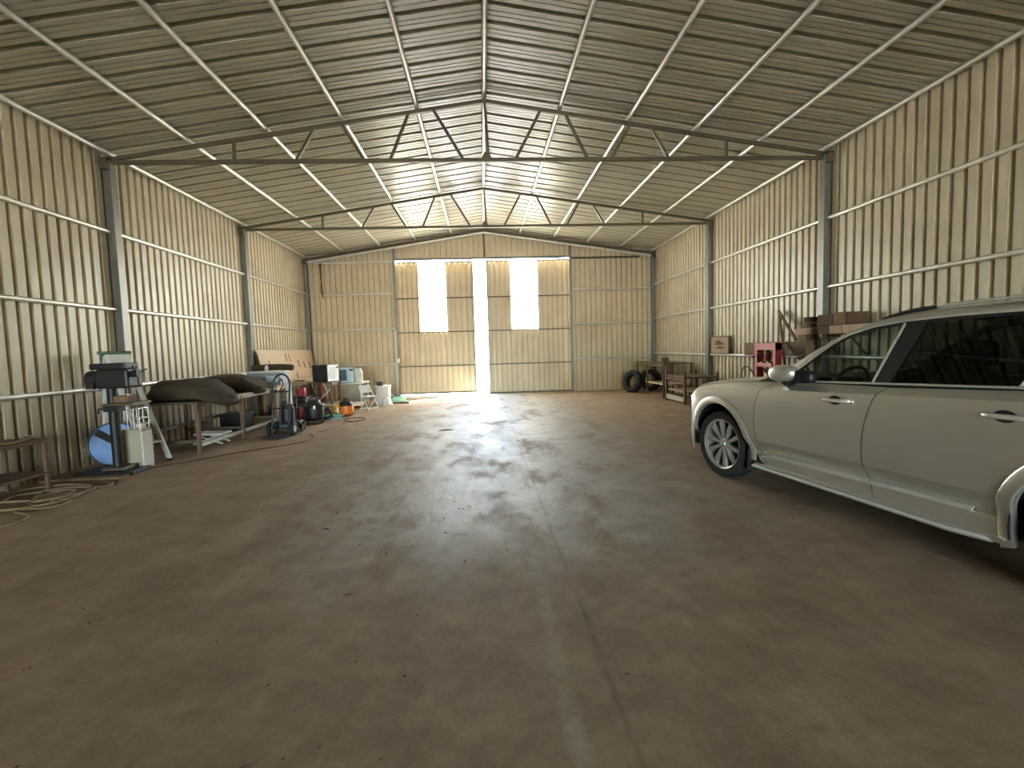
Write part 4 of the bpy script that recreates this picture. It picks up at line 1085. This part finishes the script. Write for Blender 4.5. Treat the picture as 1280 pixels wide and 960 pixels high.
drum_vac('vacuum_cleaner', 'red and black drum vacuum cleaner behind the hand truck', (-4.02, 10.98, 0), -10, .19, .50, mat('dark_red', (.20, .025, .03), .4), BLACK)
t = thing('red_can', 'red can standing on the low box behind the red and black vacuum cleaner', 'can', (-4.20, 11.45, .50))
MB().lathe([(.10, 0), (.105, .01), (.105, .19), (.10, .20), (0, .20)], 22).build('body', mat('red_can', (.55, .06, .10), .4), t, smooth=40); MB().lathe([(.03, .20), (.03, .225), (0, .225)], 12).build('cap', BLACK, t, smooth=40)
t = thing('low_box', 'dark low box on the floor under the red can', 'box', (-4.20, 11.45, 0)); bx('body', DARKST, t, -.17, .17, -.17, .17, 0, .47, .008); bx('lid', BLACK, t, -.18, .18, -.18, .18, .47, .50, .005)
tag(rod('vacuum_wand', BLACK, None, [(-3.70, 11.20, .02), (-3.80, 11.24, .52), (-3.90, 11.28, .81)], .016, 8), 'black vacuum wand leaning up towards the workbench edge', 'wand')
t = thing('orange_vacuum', 'round orange vacuum cleaner with a black lid and yellow hose on the floor', 'vacuum cleaner', (-3.24, 11.62, 0))
MB().lathe([(.12, .03), (.155, .06), (.165, .14), (.15, .24)], 26).build('drum', ORANGE, t, smooth=40); MB().lathe([(.158, .24), (.155, .28), (.11, .34), (0, .36)], 26).build('lid', BLACK, t, smooth=40)
rod('hose', YELLOW, t, spline([(-.14, -.02, .26), (-.24, -.03, .22), (-.26, -.04, .10), (-.18, -.14, .05), (-.02, -.18, .05)], 6), .038, 12)
rod('handle', BLACK, t, spline([(-.06, 0, .34), (-.04, 0, .40), (.04, 0, .40), (.06, 0, .34)], 4), .012)
for k in range(4): a = R(45+90*k); MB().lathe([(0, 0), (.02, 0), (.02, .04), (0, .04)], 10, tr(.12*math.cos(a), .12*math.sin(a), 0)).build('foot', BLACK, t)
t = thing('teal_case', 'flat teal case on the floor between the black and the orange vacuum cleaners', 'case', (-3.42, 11.12, 0), 14)
bx('base', TEAL, t, -.20, .20, -.10, .10, 0, .055, .006); bx('lid', TEAL, t, -.20, .20, -.10, .10, .058, .10, .006); rod('handle', BLACK, t, [(-.05, -.10, .055), (-.05, -.13, .055), (.05, -.13, .055), (.05, -.10, .055)], .007)
tag(bx('paper_sheet', WHITE, None, -3.92, -3.62, 11.45, 11.75, 0, .02, .002), 'flat white packet on the floor behind the teal case', 'packet')
for x, y, z0 in ((-3.72, 12.0, 0),):
    tag(bx('grey_crate', CRM, None, x-.16, x+.16, y-.12, y+.12, 0, .22, .01), 'pale crate on the floor in front of the brown stand', 'crate')

# conduit, socket and hanging cable on the end wall
t = thing('wall_conduit', 'grey electric conduit with a small white switch box on the left door jamb', 'conduit', (DXL-.02, YE-.10, 0))
rod('pipe', GALV, t, [(-.02, 0, 0), (-.02, 0, 2.12), (-.05, 0, 2.20), (-.30, .0, 2.26)], .016, 8); bx('switch_box', WHITE, t, .0, .08, -.03, .01, 1.12, 1.25, .006)
t = thing('hanging_cable', 'bundle of dark cable hanging from the top girt on the end wall', 'cable', (-5.0, YE-.09, 0))
for k in range(4): rod('cable', RUST, t, spline([(.02*k-.03, 0, 4.30), (.03*math.sin(k)-.01, -.01*k, 3.9), (.05*math.cos(2*k)*.6, -.01, 3.5), (.01*k, 0, 3.35-.05*k)], 5), .014, 6)

# ================================================================ THINGS ALONG THE RIGHT WALL
def tyre(name, label, loc, M):
    t = thing(name, label, 'tyre', loc, 0, 'loose tyres in the corner')
    MB().lathe([(.205, -.075), (.215, -.095), (.275, -.112), (.318, -.10), (.34, -.075), (.342, 0), (.34, .075), (.318, .10), (.275, .112), (.215, .095), (.205, .075), (.23, .06), (.285, .04), (.295, 0), (.285, -.04), (.23, -.06), (.205, -.075)], 40, M, cap=False).build('tyre_body', RUBBER, t, smooth=35)
    mb = MB()
    for k in range(40):
        a = 2*pi*k/40
        for z in (-.05, .05):
            p = M @ Vector((.3425*math.cos(a), .3425*math.sin(a), z)); q = M @ Vector((.3425*math.cos(a+.08), .3425*math.sin(a+.08), z+.035)); n_ = (M.to_3x3() @ Vector((math.cos(a), math.sin(a), 0)))
            mb.bar(p, q, .028, .012, n_)
    tag(mb.build('tread_block', RUBBER, t), kind='stuff')
    return t
tyre('tyre', 'black car tyre leaning upright at the end of the steel tables in the corner', (4.62, 14.85, 0), tr(0, 0, .338) @ rot('Z', -62) @ rot('X', 78))
tyre('tyre', 'black car tyre lying behind the table legs, against the leaning tyre', (5.28, 15.2, 0), tr(0, 0, .338) @ rot('Z', 8) @ rot('X', 84))
t = thing('steel_table', 'taller brown steel table with a pale shelf, farther along the right wall', 'table', (5.20, 13.85, 0), 0, 'brown steel tables along the right wall')
bx('table_top', DARKST, t, -.43, .40, -1.12, 1.15, .925, .955, .004)
for x in (-.40, .36):
    for y in (-1.08, .22, 1.10): bx('leg', RUST, t, x-.022, x+.022, y-.022, y+.022, 0, .925)
bx('shelf', WOOD, t, -.40, .36, -1.05, .22, .36, .39); MB().bar((-.40, -1.08, .88), (-.40, 1.1, .88), .03, .05).build('apron', RUST, t)
t = thing('bench_vise', 'small dark bench vise clamped on the near corner of the taller steel table', 'vise', (4.86, 12.88, .955))
bx('base', DARKST, t, -.07, .07, -.07, .07, 0, .03, .006); bx('jaw', DARKST, t, -.075, -.01, -.06, .06, .03, .15, .012); bx('jaw', DARKST, t, .02, .10, -.06, .06, .03, .15, .012)
rod('screw', GALV, t, [(-.16, 0, .08), (.02, 0, .08)], .015); rod('handle', GALV, t, [(-.155, -.06, .08), (-.155, .06, .08)], .007)
t = thing('low_steel_table', 'lower brown steel table with corner posts above its top, nearer along the right wall', 'table', (5.20, 11.92, 0), 0, 'brown steel tables along the right wall')
bx('table_top', RUST, t, -.42, .38, -.58, .58, .625, .66, .004)
for x in (-.42, .38):
    for y in (-.58, .58): bx('corner_post', RUST, t, x-.025, x+.025, y-.025, y+.025, 0, .775)
bx('side_board', CRM, t, -.435, -.415, -.555, .555, .05, .17); bx('shelf', WOOD, t, -.40, .36, -.56, .56, .28, .30)
MB().bar((-.42, -.58, .58), (-.42, .58, .58), .03, .05).build('apron', RUST, t)
t = thing('wall_board', 'small square brown board fixed to the right wall beside a column', 'board', (XR-.075, 11.33, 1.40))
bx('panel', mat('tan_board', (.36, .25, .145), .7, 0, .15, 6, dirt=(.22, .14, .08), dirt_amt=.4), t, -.012, .012, -.42, .42, -.185, .185)
for z in (-.195, .195): bx('batten', RUST, t, -.02, .012, -.44, .44, z-.014, z+.014)
for y in (-.43, .43): bx('batten', RUST, t, -.02, .012, y-.014, y+.014, -.20, .20)
for y, z, ln in ((.05, .07, .22), (-.02, .02, .3), (-.05, -.07, .26)): MB().add([(-.0135, y-ln, z), (-.0135, y+ln*.2, z+.05), (-.0135, y+ln, z-.01), (-.0135, y, z-.02), (-.0165, y-ln, z), (-.0165, y+ln*.2, z+.05), (-.0165, y+ln, z-.01), (-.0165, y, z-.02)], [(0, 1, 2, 3), (7, 6, 5, 4), (0, 4, 5, 1), (1, 5, 6, 2), (2, 6, 7, 3), (3, 7, 4, 0)]).build('bark_patch', mat('bark', (.13, .07, .035), .9), t)

# red H-frame workshop press
t = thing('hydraulic_press', 'red hydraulic workshop press with an H-shaped frame by the right wall', 'press', (5.07, 8.43, 0))
for y in (-.28, .28): bx('upright', REDP, t, -.06, .06, y-.04, y+.04, .04, 1.42, .004)
bx('top_beam', REDP, t, -.065, .065, -.32, .32, 1.30, 1.42, .004); bx('press_bed', REDP, t, -.08, .08, -.24, .24, 1.0, 1.07, .004)
bx('low_beam', REDP, t, -.05, .05, -.24, .24, .30, .38)
for y in (-.28, .28): bx('foot', REDP, t, -.30, .30, y-.045, y+.045, 0, .05)
cyl('bottle_jack', REDP, t, (0, 0, 1.10), (0, 0, 1.26), .055, 18); cyl('jack_ram', GALV, t, (0, 0, 1.07), (0, 0, 1.10), .03, 14); cyl('jack_cap', DARKST, t, (0, 0, 1.26), (0, 0, 1.30), .035, 14)
for y in (-.15, .15): rod('return_spring', DARKST, t, [(.012*math.cos(k*.9), y+.012*math.sin(k*.9), 1.07+k*.0038) for k in range(60)], .005, 5)
rod('pump_lever', DARKST, t, [(-.05, .03, 1.16), (-.16, .10, 1.20)], .010)
for y in (-.10, .10): bx('press_plate', DARKST, t, -.07, .07, y-.035, y+.035, 1.07, 1.095)

# bars leaning on the wall
tag(MB().bar((4.79, 7.28, .02), (5.655, 9.05, 2.02), .045, .03, (1, 0, 0)).build('steel_bar', RUST, None), 'rusty flat bar leaning from the floor across the long timber, behind the red press', 'bar', 'bars leaning behind the red press')
tag(MB().bar((5.50, 8.30, 1.462), (5.60, 8.98, 2.02), .05, .03, (1, 0, 0)).build('steel_bar', RUST, None), 'rusty bar slanting from the long timber up to the wall behind the red press', 'bar', 'bars leaning behind the red press')
# stacked timber in two piles either side of the column
def sleeper(label, y0, y1, z0, z1, m, x0=5.44, x1=5.635, group='stacked old timbers against the right wall'):
    o = bx('timber_beam', m, None, x0, x1, y0, y1, z0, z1, .008); return tag(o, label, 'timber', group)
for i, (y, z_) in enumerate(((8.12, 1.175), (9.55, 1.175), (6.95, 1.535), (7.55, 1.535))):
    t = thing('wall_bracket', ('steel bracket on the right wall carrying the long timber, beside the column', 'steel bracket on the right wall carrying the far end of the long timber', 'steel bracket on the right wall under the near timber pile, farther from the column', 'steel bracket on the right wall under the near timber pile, beside the column')[i], 'bracket', (XR, y, z_), group='steel brackets carrying the timbers')
    bx('arm', DARKST, t, -.30, -.02, -.02, .02, -.04, 0); bx('plate', DARKST, t, -.02, -.0, -.03, .03, -.36, .05); MB().bar((-.26, 0, -.04), (-.02, 0, -.32), .02, .03).build('strut', DARKST, t)
sleeper('longest brown timber of the upper stack, running behind the red press', 7.95, 9.90, 1.18, 1.435, OLDWOOD)
sleeper('brown timber second from below in the stepped end of the stack by the column', 7.95, 8.18, 1.44, 1.545, OLDWOOD)
sleeper('pinkish timber overhanging the stepped end of the stack by the column', 7.95, 8.26, 1.55, 1.655, PINKWOOD)
sleeper('narrow brown timber second from the top of the stepped stack', 7.95, 8.08, 1.66, 1.745, OLDWOOD)
sleeper('topmost grey-brown timber of the stepped stack', 7.92, 8.02, 1.75, 1.84, DARKWOOD)
sleeper('pinkish end block of the near pile, closest to the column', 7.13, 7.40, 1.54, 1.67, PINKWOOD)
sleeper('pinkish end block of the near pile, farther from the column', 6.84, 7.12, 1.54, 1.67, PINKWOOD)
sleeper('dark brown timber block on the near pile right beside the column', 7.33, 7.66, 1.54+.135, 1.85, DARKWOOD)
sleeper('brown knotty timber block on top of the near pile, the middle one', 7.06, 7.32, 1.675, 1.865, OLDWOOD)
sleeper('dark timber block on top of the near pile, farthest from the column', 6.83, 7.05, 1.675, 1.85, DARKWOOD)
sleeper('dark timber lying low at the near end of the pile', 7.41, 7.66, 1.54, 1.67, DARKWOOD)

# spoked hoop
t = thing('spoked_wheel', 'thin black spoked wheel leaning on the right wall beside the red press', 'wheel', (5.42, 9.62, 0))
M = tr(0, 0, .49) @ rot('Z', 80) @ rot('X', 80)
rod('rim', BLACK, t, [M @ Vector(p) for p in circle((0, 0, 0), .475, 40)], .012, 6, True); rod('hub', BLACK, t, [M @ Vector((0, 0, -.05)), M @ Vector((0, 0, .05))], .03, 12)
for k in range(10): a = 2*pi*k/10; rod('spoke', BLACK, t, [M @ Vector((.02*math.cos(a), .02*math.sin(a), .02)), M @ Vector((.47*math.cos(a), .47*math.sin(a), 0))], .005, 5)

# ================================================================ bits on the floor
def chip(x, y, L_, w, rz, m, name, label):
    rnd = random.Random(int(x*1000+y*77)); k = 8
    def fn(s, t_):
        a = 2*pi*t_; r = math.sin(pi*min(.98, max(.02, s)))**.6; return (L_*(s-.5)*2, w*r*math.cos(a)+.15*L_*math.sin(3*s), max(0.0005, w*.5*r*(1+math.sin(a))))
    o = MB().grid(fn, k, 8).build(name, m, None, smooth=60); o.location = (x, y, 0); o.rotation_euler = (0, 0, R(rz)); return tag(o, label, name.replace('_', ' '), None)
TWIG = mat('dry_twig', (.09, .055, .03), .9); STONE = mat('pale_stone', (.50, .46, .38), .8)
for args in ((-.90, 1.68, .035, .003, 25, TWIG, 'dry_twig', 'dark dry twig on the bare floor closest to the camera'),
             (-.86, 2.90, .03, .006, 30, TWIG, 'dry_leaf', 'curled dark leaf on the brown floor, alone before the worn patch'),
             (-.36, 2.40, .008, .006, 0, STONE, 'pale_pebble', 'tiny pale pebble on the floor nearer to the camera of the two'),
             (.02, 3.35, .012, .009, 0, STONE, 'white_pebble', 'white pebble on the floor just short of the worn patch'),
             (-.72, 8.9, .14, .02, 5, TWIG, 'bark_strip', 'dark bark strip lying on the floor in the middle distance'),
             (-1.35, 4.05, .04, .008, -20, TWIG, 'bark_chip', 'small dark bark chip on the floor left of the worn patch')): chip(*args)
rnd = random.Random(11); mb = MB()
for k in range(420):
    x = rnd.gauss(-1.2, 2.0); y = rnd.uniform(1.4, 13)
    if x < -2.8 or x > 2.3: continue
    s_ = rnd.uniform(.004, .013); a = rnd.uniform(0, pi); c, sn = math.cos(a), math.sin(a); e = rnd.uniform(.3, .9)
    q = [(x+s_*c, y+s_*sn), (x-s_*e*sn, y+s_*e*c), (x-s_*c, y-s_*sn), (x+s_*e*sn, y-s_*e*c)]
    mb.add([(p[0], p[1], 0) for p in q]+[(x, y, s_*.6)], [(0, 1, 4), (1, 2, 4), (2, 3, 4), (3, 0, 4)])
tag(mb.build('floor_grit', TWIG), kind='stuff')
